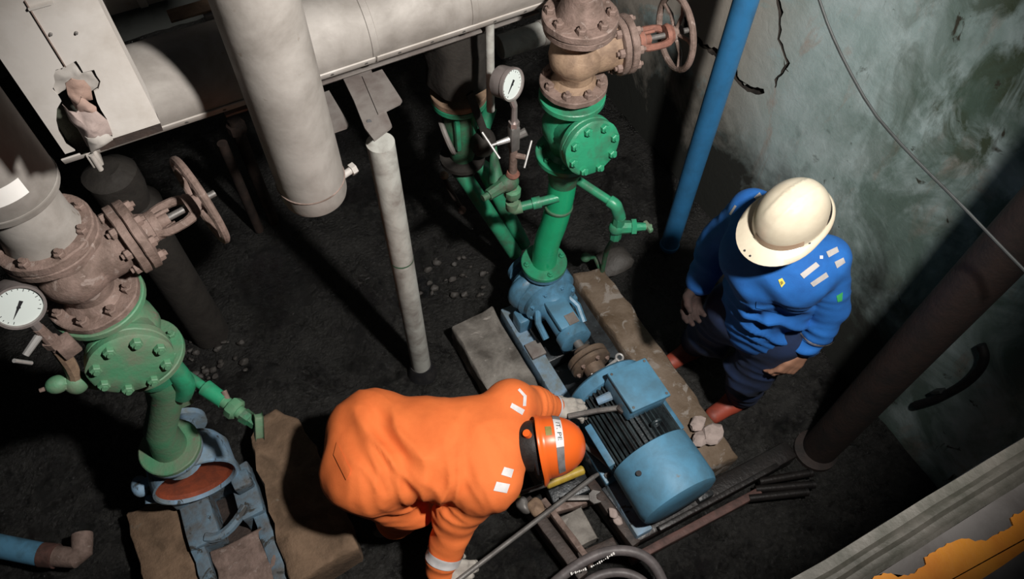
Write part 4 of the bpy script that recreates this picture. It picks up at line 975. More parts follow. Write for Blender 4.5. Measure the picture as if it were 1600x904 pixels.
part('rusty_lug', MB().ell(at(838, 793, 0.16), (0.035, 0.045, 0.03)).jitter(.008, 30), 'rust_brown', t)
part('pale_lug', MB().ell(at(817, 788, 0.15), (0.028, 0.045, 0.03)).jitter(.008, 30), 'steel', t)

# tools and oddments
a, b_ = at(737, 890, 0.335), at(927, 745, 0.215)
t = thing('pry_bar', 'long thin grey pry bar from the grey glove across the frame', 'bar', a)
d = (b_ - a).normalized()
part('rod', MB().cyl(a - d * 0.10, b_, 0.0105, seg=12), 'steel', t)
part('tip', MB().cyl(b_, b_ + d * 0.05 + V(0.015, 0.0, -0.012), 0.010, 0.005, 10), 'steel', t)
a, b_, c = at(853, 757, 0.30), at(912, 733, 0.30), at(801, 774, 0.30)
t = thing('yellow_handled_bar', 'dark rod with yellow grip and tip beside orange helmet', 'tool', c)
part('grip', MB().cyl(a, b_, 0.020, seg=14, bev=0.005), 'yellow', t)
part('rod', MB().cyl(c, a.lerp(b_, .1), 0.010, seg=10), 'steel', t)
part('tip', MB().cyl(c, c.lerp(a, .22), 0.016, seg=12, bev=0.003), 'yellow', t)
a, b_ = at(878, 778, 0.185), at(924, 777, 0.185)
t = thing('open_spanner', 'dull grey open spanner lying on the frame under the pry bar', 'spanner', a)
d = (b_ - a); rz = Matrix.Rotation(math.atan2(d.y, d.x), 3, 'Z')
part('handle', MB().box((a + b_) / 2, (d.length, 0.022, 0.010), rz, bev=0.003), 'steel', t)
part('jaw', MB().prism([b_ + rz @ V(x, y, 0) for x, y in ((-.01, -.014), (.008, -.03), (.04, -.022), (.02, -.008), (.02, .008), (.04, .022), (.008, .03), (-.01, .014))], (0, 0, 0.012)), 'steel', t)
a, b_ = at(944, 577, 0.335), at(968, 558, 0.335)
t = thing('ring_spanner', 'bright ring spanner lying between the coupling and motor', 'spanner', a)
d = (b_ - a); F = frame(V(0, -.25, 1))
part('shank', MB().box(a.lerp(b_, .30), (d.length * 1.2, 0.014, 0.007), Matrix.Rotation(math.atan2(d.y, d.x), 3, 'Z'), bev=0.002), 'chrome', t)
part('ring', MB().torus(b_, (0, -.25, 1), 0.016, 0.0055, 24, 8), 'chrome', t)
single('bright_bolt', MB().hexbolt(at(926, 587, 0.37), (-.3, -.3, 1), 0.012, 0.03, 0.02), 'chrome', 'bright loose bolt by the motor flange', 'bolt')
# conduit from the motor
mb = MB().tube([at(908, 690, 0.26), at(926, 702, 0.27), at(945, 718, 0.26), at(957, 730, 0.22)], 0.017, 12, 1)
single('grey_conduit', mb, 'steel', 'short grey conduit between the orange helmet and motor cowl', 'conduit')
mb = MB().tube([at(918, 716, 0.2), at(938, 733, 0.16), at(958, 752, 0.08)], 0.013, 10, 1)
single('black_conduit', mb, 'rubber', 'thin black conduit beside the short grey one', 'conduit')
# hoses in the foreground
pts = [at(px, py, z) for px, py, z in ((848, 926, 0.16), (885, 893, 0.19), (920, 871, 0.21), (950, 860, 0.22), (982, 859, 0.22), (1008, 868, 0.21), (1026, 886, 0.19), (1040, 918, 0.16))]
t = thing('thick_hose', 'thick grey rubber hose with white printing, arched in the foreground', 'hose', pts[4])
hose = MB().tube(pts, 0.021, 16, 2)
part('hose', hose, 'hose', t)
mb = MB(); rnd = random.Random(2)
up = V(-0.25, -0.45, 0.9).normalized()
for i in range(22):
    f = i / 21
    if 0.34 < f < 0.46: continue
    px, py = 893 + 66 * f, 895.5 - 31.5 * f + 4.0 * math.sin(f * 3.1)
    o_ = at(px, py, 0.237 - 0.018 * (1 - f)); d = (at(px + 4, py - 2, 0.225) - at(px, py, 0.225)).normalized()
    mb.box(o_, (0.0035 + rnd.random() * .004, 0.002 + rnd.random() * 0.009, 0.0008), Matrix((d, up.cross(d).normalized(), up)).transposed())
part('white_printing', mb, 'white', t, kind='stuff')
pts = [at(px, py, z) for px, py, z in ((900, 925, 0.10), (925, 902, 0.12), (955, 893, 0.12), (985, 895, 0.12), (1010, 910, 0.11), (1020, 930, 0.1))]
single('thick_hose', MB().tube(pts, 0.019, 14, 2), 'hose', 'second grey hose arch, lower one at the frame edge', 'hose')
single('white_rag', MB().ell(at(958, 801, 0.16), (0.019, 0.028, 0.014)).ell(at(965, 812, 0.14), (0.020, 0.026, 0.012)).jitter(0.006, 40), 'rag', 'small crumpled white rag beside the motor frame', 'rag')
for i, (q, s) in enumerate((((1091, 662), 0.036), ((1112, 678), 0.045), ((1095, 686), 0.034))):
    single('concrete_chunk', MB().ell(at(*q, 0.205), (s * 1.2, s, s * 0.7), seg=10).jitter(0.020, 24, i * 3), 'rag', ('small broken concrete chunk on the long plinth, farthest one', 'largest broken concrete chunk on the long plinth', 'broken concrete chunk touching the motor cowl')[i], 'rubble', 'broken concrete chunks on the long plinth', sharp=0.5)
single('floor_stone', MB().ell(at(960, 408, 0.05), (0.11, 0.09, 0.05), seg=14).jitter(0.03, 9, 2), 'stone', 'flat grey stone at the far end of the long plinth', 'stone', sharp=0.5)
rnd = random.Random(12)
def stones(cx, cy, n, spread, m, label):
    mb = MB()
    for i in range(n):
        px, py = cx + rnd.uniform(-1, 1) * spread, cy + rnd.uniform(-1, 1) * spread * .7
        s_ = rnd.uniform(0.006, 0.019); q = at(px, py, 0.01); mb.ell((q.x, q.y, s_ * 0.3), (s_ * 1.3, s_, s_ * 0.8), seg=8)
    single('wet_rubble', mb.jitter(0.009, 40, cx), m, label, 'rubble', kind='stuff', sharp=0.5)
stones(335, 565, 30, 50, 'stone', 'scattered wet rubble right of the dusty green check valve')
stones(700, 425, 24, 60, 'stone', 'scattered small wet stones right of the white post')
stones(452, 885, 24, 30, 'stone', 'wet rubble at the lower edge before the opened pump')
single('pale_rag', MB().ell(at(455, 893, 0.10), (0.05, 0.04, 0.03)).jitter(0.022, 22, 4), 'rag', 'pale crumpled rag at the lower edge near the opened pump', 'rag')
# small blue pipe at the lower left
t = thing('blue_floor_pipe', 'short blue pipe with rusty elbow at the lower left', 'pipe', at(60, 866, 0.1))
a, b_, c = at(-40, 845, 0.12), at(66, 866, 0.12), at(128, 872, 0.12)
part('pipe', MB().cyl(a, b_, 0.048, seg=20), 'blue', t)
part('union', MB().cyl(b_, b_.lerp(c, .35), 0.050, seg=18), 'rust_strip', t)
part('elbow', MB().tube([b_.lerp(c, .3), c, c + V(0.02, 0.1, 0.0)], 0.042, 14, 1), 'rust', t)

# ------------------------------------------------------------------ people: smooth-blended distance field -> one continuous surface
class Field:
    def __init__(self, lo, hi, vox):
        self.vox = vox; self.lo = np.array(lo, 'f'); self.n = np.ceil((np.array(hi) - np.array(lo)) / vox).astype(int) + 1
        self.D = np.full(self.n, 1.0, 'f')
    def add(self, a, b, ra, rb, k=0.03, flat=None, f=1.0):
        """tapered capsule a-b; flat: unit direction squashed by factor f"""
        a = np.array(a, 'f'); b = np.array(b, 'f'); m = max(ra, rb) + 2.5 * k + 0.01
        i0 = np.maximum(0, np.floor((np.minimum(a, b) - m - self.lo) / self.vox).astype(int))
        i1 = np.minimum(self.n, np.ceil((np.maximum(a, b) + m - self.lo) / self.vox).astype(int) + 1)
        if np.any(i1 <= i0): return
        g = [self.lo[i] + np.arange(i0[i], i1[i], dtype='f') * self.vox for i in range(3)]
        P = np.stack(np.meshgrid(*g, indexing='ij'), -1)
        ab = b - a; L2 = max(float(ab @ ab), 1e-9)
        t = np.clip(((P - a) @ ab) / L2, 0, 1)
        q = P - a - t[..., None] * ab
        if flat is not None:
            fl = np.array(Vector(flat).normalized(), 'f'); s = q @ fl; q = q + s[..., None] * fl * (f - 1.0)
        d = np.sqrt((q * q).sum(-1)) - (ra + (rb - ra) * t)
        sl = tuple(slice(i0[i], i1[i]) for i in range(3)); o = self.D[sl]
        h = np.maximum(k - np.abs(o - d), 0) / k
        self.D[sl] = np.minimum(o, d) - h * h * k * 0.25
    def chain(self, pts, rad, k=0.03, flat=None, f=1.0):
        for (p, r), (q, s) in zip(list(zip(pts, rad)), list(zip(pts, rad))[1:]): self.add(p, q, r, s, k, flat, f)
    def surface(self, smooth=2):
        D = self.D; s = D < 0; nx, ny, nz = D.shape
        acc = np.zeros((nx - 1, ny - 1, nz - 1, 3), 'f'); cnt = np.zeros((nx - 1, ny - 1, nz - 1), 'f')
        corner = [(i, j, k) for i in (0, 1) for j in (0, 1) for k in (0, 1)]
        def S(c): return (slice(c[0], nx - 1 + c[0]), slice(c[1], ny - 1 + c[1]), slice(c[2], nz - 1 + c[2]))
        for c in corner:
            for ax in range(3):
                if c[ax]: continue
                e = list(c); e[ax] = 1; A, B = D[S(c)], D[S(e)]
                x = (A < 0) != (B < 0)
                tt = np.where(x, A / np.where(x, A - B, 1), 0)
                for i in range(3): acc[..., i] += np.where(x, c[i] + (tt if i == ax else 0), 0)
                cnt += x
        act = cnt > 0; idx = np.full(act.shape, -1, int); idx[act] = np.arange(act.sum())
        cell = np.argwhere(act); vs = (cell + acc[act] / cnt[act][:, None]) * self.vox + self.lo
        faces = []
        for ax in range(3):
            o1, o2 = [(1, 2), (2, 0), (0, 1)][ax]
            lo = [slice(None)] * 3; hi = [slice(None)] * 3; lo[ax] = slice(0, -1); hi[ax] = slice(1, None)
            for fwd in (True, False):
                x = (s[tuple(lo)] & ~s[tuple(hi)]) if fwd else (~s[tuple(lo)] & s[tuple(hi)])
                p = np.argwhere(x); p = p[(p[:, o1] > 0) & (p[:, o2] > 0)]
                p = p[np.all(p < np.array(act.shape), 1)]
                d1 = np.zeros(3, int); d1[o1] = 1; d2 = np.zeros(3, int); d2[o2] = 1
                q = np.stack([idx[tuple((p - d1 - d2).T)], idx[tuple((p - d2).T)], idx[tuple(p.T)], idx[tuple((p - d1).T)]], 1)
                if not fwd: q = q[:, ::-1]
                faces.append(q[np.all(q >= 0, 1)])
        F = np.concatenate(faces)
        for _ in range(smooth):
            a_ = np.zeros_like(vs); n_ = np.zeros(len(vs))
            for i in range(4):
                u, w = F[:, i], F[:, (i + 1) % 4]
                np.add.at(a_, u, vs[w]); np.add.at(n_, u, 1); np.add.at(a_, w, vs[u]); np.add.at(n_, w, 1)
            vs = 0.5 * vs + 0.5 * a_ / np.maximum(n_, 1)[:, None]
        return vs, F
def normals(vs, F):
    n = np.cross(vs[F[:, 2]] - vs[F[:, 0]], vs[F[:, 3]] - vs[F[:, 1]]); N_ = np.zeros_like(vs)
    for i in range(4): np.add.at(N_, F[:, i], n)
    return N_ / np.maximum(np.linalg.norm(N_, axis=1), 1e-9)[:, None]
def field_mesh(name, vs, F, m):
    me = bpy.data.meshes.new(name); me.from_pydata(vs.tolist(), [], F.tolist()); me.update()
    for p in me.polygons: p.use_smooth = True
    me.materials.append(M[m]); return me
def folds(vs, F, items, grain=0.0022):
    """cloth folds: (centre, radius, direction across the folds, spacing, height, phase): uneven ridges, long along the fold"""
    N_ = normals(vs, F); d = np.zeros(len(vs))
    for i, v in enumerate(vs): d[i] = grain * noise.noise(Vector(v) * 11.0) + grain * 0.5 * noise.noise(Vector(v) * 24.0)
    for c, r, dirn, sp, h, ph in items:
        c = Vector(c); dn = Vector(dirn).normalized(); q = vs - np.array(c); w = np.exp(-(q * q).sum(1) / (r * r) * 1.6)
        for i in np.nonzero(w > 0.04)[0]:
            p = Vector(q[i]); u = p.dot(dn); o = p - dn * u
            wp = noise.noise(p * 5.0 + Vector((ph, 0, 0))) * 0.9
            a_ = noise.noise(Vector((u / sp * 1.15 + wp, 0, 0)) + o * (0.30 / sp) + Vector((ph * 7, ph * 3, ph)))
            d[i] += w[i] * h * (1.35 - 4.2 * abs(a_))
    return vs + N_ * d[:, None]

def hand_prims(wrist, dirn, palm, side, curl, s=1.0, spread=0.10, thumb_in=0.5):
    """list of (pts, radii): palm and five fingers. dirn: towards the fingers, palm: palm normal, side: +1 thumb along dirn x palm"""
    d = Vector(dirn).normalized(); n = Vector(palm); n = (n - d * n.dot(d)).normalized(); l = d.cross(n) * side
    w = Vector(wrist); out = []
    for k in (-0.028, -0.010, 0.010, 0.026):
        out.append(([w + l * k * 0.55 * s, w + d * 0.045 * s + l * k * s, w + d * 0.088 * s + l * k * 1.12 * s], [0.019 * s, 0.0165 * s, 0.0125 * s]))
    lens = ((0.033, (.042, .026, .021)), (0.012, (.046, .030, .022)), (-0.011, (.043, .028, .022)), (-0.032, (.034, .021, .019)))
    for i, (off, ls) in enumerate(lens):
        p = w + d * (0.088 - 0.006 * abs(i - 1)) * s + l * off * s; pts = [p]; rad = [0.0105 * s]; ang = 0.0
        lat = l * (spread * (1.5 - i) / 1.5)
        for j, q in enumerate(ls):
            ang += curl * (0.75, 1.05, 0.75)[j] * (1 + 0.06 * i)
            dd = (d * math.cos(ang) + n * math.sin(ang) + lat * (1 - min(1, ang / 2))).normalized()
            p = p + dd * q * s; pts.append(p); rad.append((0.0095, 0.0088, 0.0075)[j] * s)
        out.append((pts, rad))
    t0 = w + d * 0.022 * s + l * 0.026 * s + n * 0.008 * s
    t1 = t0 + (d * 0.55 + l * 0.65 + n * 0.35).normalized() * 0.040 * s
    t2 = t1 + (d * 0.8 + l * (0.35 - thumb_in * .6) + n * (0.3 + thumb_in)).normalized() * 0.032 * s
    t3 = t2 + (d * 0.8 + l * (0.05 - thumb_in * .8) + n * (0.35 + thumb_in)).normalized() * 0.026 * s
    out.append(([t0, t1, t2, t3], [0.0155 * s, 0.0125 * s, 0.0105 * s, 0.0085 * s]))
    return out
def head_prims(Fd, c, f, u, s=1.0):
    """head: c centre of skull, f facing, u up"""
    f = Vector(f).normalized(); u = Vector(u); u = (u - f * u.dot(f)).normalized(); l = u.cross(f)
    A = Fd.add
    A(c - f * 0.025 * s + u * 0.02 * s, c + f * 0.02 * s + u * 0.025 * s, 0.083 * s, 0.082 * s, 0.02, l, 1.12)
    A(c + f * 0.035 * s - u * 0.02 * s, c + f * 0.05 * s - u * 0.085 * s, 0.062 * s, 0.036 * s, 0.03, l, 1.05)
    for k in (-1, 1):
        A(c + f * 0.02 * s - u * 0.05 * s + l * k * 0.045 * s, c + f * 0.045 * s - u * 0.085 * s + l * k * 0.015 * s, 0.026 * s, 0.02 * s, 0.02)   # jaw
        A(c + f * 0.070 * s - u * 0.025 * s + l * k * 0.038 * s, c + f * 0.066 * s - u * 0.03 * s + l * k * 0.045 * s, 0.021 * s, 0.018 * s, 0.02)  # cheek
        A(c + f * 0.082 * s + u * 0.012 * s + l * k * 0.012 * s, c + f * 0.074 * s + u * 0.012 * s + l * k * 0.045 * s, 0.013 * s, 0.011 * s, 0.012)  # brow
        A(c + f * 0.077 * s - u * 0.006 * s + l * k * 0.030 * s, c + f * 0.077 * s - u * 0.006 * s + l * k * 0.034 * s, 0.0105 * s, 0.0105 * s, 0.006)  # eye
        A(c - f * 0.010 * s + u * 0.008 * s + l * k * 0.078 * s, c - f * 0.004 * s - u * 0.030 * s + l * k * 0.076 * s, 0.015 * s, 0.010 * s, 0.01, l, 1.6)  # ear
    A(c + f * 0.088 * s + u * 0.002 * s, c + f * 0.104 * s - u * 0.034 * s, 0.009 * s, 0.014 * s, 0.012)                                     # nose
    A(c + f * 0.086 * s - u * 0.060 * s + l * 0.014 * s, c + f * 0.086 * s - u * 0.060 * s - l * 0.014 * s, 0.009 * s, 0.009 * s, 0.008)      # lips
    A(c + f * 0.083 * s - u * 0.070 * s + l * 0.012 * s, c + f * 0.083 * s - u * 0.070 * s - l * 0.012 * s, 0.009 * s, 0.009 * s, 0.006)

class Cloth:
    """surface that decals and bands can be cut from"""
    def __init__(self, vs, F):
        self.vs, self.F, self.N = vs, F, normals(vs, F)
        self.bvh = BVHTree.FromPolygons([tuple(v) for v in vs], [tuple(f) for f in F])
    def patch(self, name, m, parent, quad, lift=0.003, n=8, thick=0.0015):
        """sew a patch on the cloth: quad of photo points on its surface"""
        A, B, C_, D_ = [Vector(q) for q in quad]; mb = MB(); bm = mb.bm; g = []
        for j in range(n + 1):
            row = []
            for i in range(n + 1):
                p = A.lerp(B, i / n).lerp(D_.lerp(C_, i / n), j / n); d = ray(p.x, p.y).normalized()
                h, nn, _, _ = self.bvh.ray_cast(CO, d)
                if h is None: bm.free(); print('patch missed', name, p); return None
                row.append(bm.verts.new(h - d * lift))
            g.append(row)
        for j in range(n):
            for i in range(n): bm.faces.new((g[j][i], g[j][i + 1], g[j + 1][i + 1], g[j + 1][i]))
        return part(name, mb, m, parent, sharp=3)
    def band(self, name, m, parent, a, b, t0, t1, rmax, lift=0.004):
        a, b = Vector(a), Vector(b); L = (b - a).length; ax = (b - a) / L; A = np.array(a); X_ = np.array(ax)
        q = self.vs - A; t = q @ X_; r = np.linalg.norm(q - t[:, None] * X_, axis=1)
        ok = (t > t0 - 0.02) & (t < t1 + 0.02) & (r < rmax)
        fs = self.F[np.all(ok[self.F], 1)]; used = np.unique(fs); mp = -np.ones(len(self.vs), int); mp[used] = np.arange(len(used))
        mb = MB(); bm = mb.bm; V_ = [bm.verts.new(p) for p in self.vs[used] + self.N[used] * lift]
        for f in fs: bm.faces.new([V_[mp[i]] for i in f])
        for tt, cl in ((t0, False), (t1, True)):
            bmesh.ops.bisect_plane(bm, geom=bm.verts[:] + bm.edges[:] + bm.faces[:], plane_co=a + ax * tt, plane_no=ax, clear_outer=cl, clear_inner=not cl)
        return part(name, mb, m, parent, sharp=3)

def helmet(parent, c, f, u, m, size=1.0, brim=0.055, ridge=True, rear=0.012, drop=0.0):
    """hard hat: c centre of rim plane, f facing, u crown direction"""
    f = Vector(f).normalized(); u = Vector(u); u = (u - f * u.dot(f)).normalized(); l = u.cross(f); c = Vector(c)
    nu, nv = 56, 22; bm = bmesh.new(); rows = []
    def shell(th, v):
        a_, b_, h = 0.138 * size, 0.110 * size, 0.150 * size
        ph = v * math.pi / 2; cr = math.sin(ph) ** 0.90; z = h * math.cos(ph)
        x, y = a_ * cr * math.cos(th), b_ * cr * math.sin(th)
        if ridge and v < 0.93:
            w = math.exp(-((abs(y) - 0.026 * size) / (0.005 * size)) ** 2) if abs(x) < 0.10 * size else math.exp(-((abs(y) - 0.026 * size) / (0.005 * size)) ** 2) * max(0, 1 - (abs(x) - 0.10 * size) / 0.02)
            z += 0.0035 * w * size + (0.003 * size if abs(y) < 0.026 * size and abs(x) < 0.11 * size else 0)
        return x, y, z
    top = bm.verts.new(c + u * (0.150 * size + (0.003 * size if ridge else 0)))
    for j in range(1, nv + 1):
        row = []
        for i in range(nu):
            x, y, z = shell(2 * math.pi * i / nu, j / nv)
            row.append(bm.verts.new(c + f * x + l * y + u * z))
        rows.append(row)
    for k, (t, dz) in enumerate(((0.25, -0.002), (0.6, -0.006), (1.0, -0.012), (0.97, -0.017), (0.55, -0.013), (0.0, -0.010))):
        row = []
        for i in range(nu):
            th = 2 * math.pi * i / nu; x, y, z = shell(th, 1.0); cs = math.cos(th)
            w = rear + (brim - rear) * (max(0.0, cs + 0.10) / 1.10) ** 1.3 if cs > -0.10 else rear
            q = Vector((x, y)).normalized() * w * t
            row.append(bm.verts.new(c + f * (x + q.x) + l * (y + q.y) + u * (dz * size * (1 + 0.9 * max(0, cs)))))
        rows.append(row)
    for i in range(nu): bm.faces.new((top, rows[0][i], rows[0][(i + 1) % nu]))
    for r0, r1 in zip(rows, rows[1:]):
        for i in range(nu): bm.faces.new((r0[i], r1[i], r1[(i + 1) % nu], r0[(i + 1) % nu]))
    mb = MB(); mb.bm.free(); mb.bm = bm
    def on(th, v, lift=0.0015):
        x, y, z = shell(th, v); n = Vector((x / 0.138 ** 2, y / 0.11 ** 2, z / 0.15 ** 2)).normalized()
        return c + f * (x + n.x * lift) + l * (y + n.y * lift) + u * (z + n.z * lift)
    return part('helmet', mb, m, parent, sharp=1.2), on
def boot(parent, heel, toe, ankle, m, name='boot', top=0.05):
    h, t, a_ = Vector(heel), Vector(toe), Vector(ankle)
    lo = [min(p[i] for p in (h, t, a_)) - 0.10 for i in range(3)]; hi = [max(p[i] for p in (h, t, a_)) + 0.10 for i in range(3)]
    Fd = Field(lo, hi, 0.006); d = (t - h).normalized(); up = V(0, 0, 1)
    Fd.add(h + up * 0.045, h + d * 0.10 + up * 0.05, 0.042, 0.045, 0.03)
    Fd.add(h + d * 0.10 + up * 0.045, t - d * 0.045 + up * 0.036, 0.047, 0.042, 0.03, up, 1.2)
    Fd.add(h + d * 0.05 + up * 0.07, a_, 0.050, 0.054, 0.03)
    vs, F = Fd.surface(2); vs[:, 2] = np.maximum(vs[:, 2], min(h.z, t.z) + 0.0)
    return obj(name, field_mesh(name, vs, F, m), parent)

# ---- man in orange, bent double over the motor
o_hip = V(0.055, 1.150, 0.70); o_chest = V(0.475, 0.935, 0.70); o_neck = V(0.565, 0.895, 0.715)
ax = (o_chest - o_hip).normalized(); lf = V(-ax.y, ax.x, 0).normalized()          # lf: the man's left
up_ = V(0, 0, 1)
shL, shR = at(797, 632, 0.70), at(768, 752, 0.70)
elL, wrL = at(836, 632, 0.57), at(864, 636, 0.49)
elR, wrR = at(716, 800, 0.53), at(688, 886, 0.345)
hiL, hiR = o_hip + lf * 0.10, o_hip - lf * 0.105
ftL, ftR = V(0.18, 1.34, 0.0), V(0.07, 1.06, 0.0)
knL, knR = V(0.20, 1.30, 0.42), V(0.115, 1.00, 0.42)
anL, anR = ftL + V(-0.02, 0, 0.10), ftR + V(-0.02, 0, 0.10)
person = thing('person', 'man in orange coverall and orange helmet bending over the blue motor', 'person', (0.06, 1.15, 0))
hd_c = V(0.575, 0.888, 0.700); hd_u = V(0.90, -0.36, 0.16); hd_f = V(0.12, -0.12, -1.0)
# body: head, neck, hands and limbs in one surface
Fd = Field((-0.25, 0.60, 0.0), (1.02, 1.50, 0.98), 0.0068)
Fd.add(o_hip, o_chest, 0.11, 0.12, 0.04, up_, 1.25)
Fd.add(o_chest, o_neck, 0.09, 0.06, 0.04)
Fd.add(o_neck, hd_c, 0.060, 0.058, 0.03)
head_prims(Fd, hd_c + Vector(hd_u).normalized() * 0.03, hd_f, hd_u)
for s_, e_, w_, hh, k_, a_ in ((shL, elL, wrL, hiL, knL, anL), (shR, elR, wrR, hiR, knR, anR)):
    Fd.chain([o_chest, s_, e_, w_], [0.07, 0.05, 0.038, 0.028], 0.03)
    Fd.chain([o_hip, hh, k_, a_], [0.10, 0.08, 0.055, 0.042], 0.03)
gl = [hand_prims(wrL, (1, -0.42, -0.22), (-0.12, -0.1, -1), 1, 0.42, 1.04), hand_prims(wrR, at(742, 897, 0.315) - wrR, (0.15, 0.25, -0.9), 1, 0.62, 1.04)]
for g in gl:
    for pts, rad in g: Fd.chain(pts, [r * 0.85 for r in rad], 0.006)
vs, F = Fd.surface(1); body = obj('body', field_mesh('body', vs, F, 'skin'), person)
# coverall
Fd = Field((-0.40, 0.58, 0.04), (1.0, 1.58, 1.02), 0.0095)
Fd.add(o_hip + ax * 0.02 + up_ * 0.0, o_hip + ax * 0.22 + up_ * 0.02, 0.180, 0.178, 0.06, up_, 1.28)
Fd.add(o_hip + ax * 0.20 + up_ * 0.02, o_chest - ax * 0.085, 0.178, 0.190, 0.06, up_, 1.38)
Fd.add(o_chest - ax * 0.075 - lf * 0.07, o_chest - ax * 0.075 + lf * 0.07, 0.125, 0.125, 0.06, up_, 1.2)
Fd.add(o_chest - ax * 0.06, o_neck - ax * 0.095, 0.118, 0.080, 0.05)
for k in (-1, 1):
    Fd.add(o_hip - ax * 0.035 + lf * k * 0.085 - up_ * 0.02, o_hip + ax * 0.03 + lf * k * 0.085, 0.125, 0.125, 0.06)
for s_, e_, w_ in ((shL, elL, wrL), (shR, elR, wrR)):
    Fd.chain([o_chest - ax * 0.03, s_], [0.12, 0.094], 0.05)
    Fd.chain([s_, e_, w_], [0.096, 0.080, 0.058] if e_ is elR else [0.090, 0.066, 0.050], 0.035)
for hh, k_, a_ in ((hiL, knL, anL), (hiR, knR, anR)):
    Fd.chain([hh, k_, a_ + V(0, 0, .02)], [0.128, 0.092, 0.082], 0.05)
vs, F = Fd.surface(2)
diag = ax * 0.75 - lf * 0.65
vs = folds(vs, F, [
    (o_hip + ax * 0.10 + up_ * .12, 0.26, ax * 0.9 + lf * 0.42, 0.11, 0.011, 0.3),
    (o_hip + ax * 0.14 - lf * 0.14 + up_ * .05, 0.20, ax * 0.85 + lf * 0.5, 0.075, 0.014, 1.9),
    (o_hip + ax * 0.30 - lf * 0.13, 0.16, ax * 0.95 - lf * 0.25, 0.065, 0.013, 4.0),
    (o_hip - ax * 0.08 + lf * 0.02, 0.22, ax * 0.8 + lf * 0.7 - up_ * 0.3, 0.10, 0.011, 1.1),
    (o_chest - ax * 0.02 + up_ * .1, 0.25, ax * 0.5 - lf * 0.85, 0.16, 0.004, 0.5),
    (shR + V(-.03, 0, -.05), 0.16, ax * 0.8 + lf * 0.6, 0.08, 0.010, 2.0),
    (elR, 0.15, wrR - shR, 0.075, 0.010, 1.0), (elL, 0.12, wrL - shL, 0.05, 0.007, 0.4),
    (wrR, 0.10, wrR - elR, 0.05, 0.006, 2.4),
    (hiR + V(.02, 0, -.2), 0.22, V(.5, .3, .8), 0.09, 0.014, 0.8), (knR, 0.2, V(.3, .3, .8), 0.08, 0.014, 1.2), (knL, 0.2, V(0, .2, 1), 0.08, 0.012, 2.7),
    (anR + V(0, 0, .1), 0.14, V(0, 0, 1), 0.06, 0.012, .4)])
obj('coverall', field_mesh('coverall', vs, F, 'orange_cloth'), person); CO1 = Cloth(vs, F)
CO1.patch('pocket_flap', 'orange_cloth', person, [(526, 690), (548, 735), (541, 750), (521, 710)], 0.006)
mb = MB(); cn = o_neck - ax * 0.070
mb.ring_strip([[cn + ax * h + (lf * math.cos(t) + up_ * math.sin(t) * 0.9) * r for t in np.linspace(0, 2 * math.pi, 28, endpoint=False)] for r, h in ((0.088, -0.03), (0.084, 0.0), (0.082, 0.018), (0.076, 0.018), (0.070, -0.02))], False, False)
part('collar', mb.jitter(0.004, 25), 'orange_cloth', person)
CO1.band('cuff_band', 'silver_white', person, elR, wrR, (wrR - elR).length - 0.082, (wrR - elR).length - 0.038, 0.095)
CO1.band('cuff_band', 'silver_white', person, elL, wrL, (wrL - elL).length - 0.015, (wrL - elL).length + 0.000, 0.075)
for q in ([(788, 729), (803, 733), (799, 746), (783, 741)], [(776, 752), (797, 756), (792, 770), (771, 766)], [(800, 629), (820, 640), (816, 648), (797, 636)]):
    CO1.patch('reflective_patch', 'silver_white', person, q)
CO1.patch('shoulder_piping', 'silver_white', person, [(812, 606), (822, 617), (818, 619), (809, 609)])
CO1.patch('shoulder_piping', 'silver_white', person, [(818, 618), (823, 617), (822, 634), (817, 634)])
for g in gl:
    ps = [p for pts, _ in g for p in pts]
    Fg = Field([min(p[i] for p in ps) - 0.04 for i in range(3)], [max(p[i] for p in ps) + 0.04 for i in range(3)], 0.0042)
    for pts, rad in g: Fg.chain(pts, [r * 1.12 for r in rad], 0.007)
    d_ = (g[0][0][1] - g[0][0][0]).normalized(); w_ = (g[1][0][0] + g[2][0][0]) / 2
    Fg.add(w_ - d_ * 0.02, w_ + d_ * 0.02, 0.037, 0.033, 0.015)
    vs, F = Fg.surface(1); obj('glove', field_mesh('glove', vs, F, 'glove'), person)
# hair / dark cap below the helmet
hu = Vector(hd_u).normalized(); hf = Vector(hd_f).normalized()
Fg = Field(hd_c - V(.2, .2, .2), hd_c + V(.2, .2, .2), 0.008)
Fg.add(hd_c + hu * 0.02 - hf * 0.012, hd_c + hu * 0.07, 0.093, 0.09, 0.02, hu.cross(hf), 1.08)
Fg.add(hd_c - hu * 0.045 - hf * 0.025, hd_c + hu * 0.02 - hf * 0.02, 0.070, 0.085, 0.03)
vs, F = Fg.surface(2); obj('hair', field_mesh('hair', vs, F, 'hair'), person)
hc = V(0.634, 0.860, 0.700)
hel, on = helmet(person, hc, hd_f, hd_u, 'helmet_orange', 1.0, 0.045, False, 0.008)
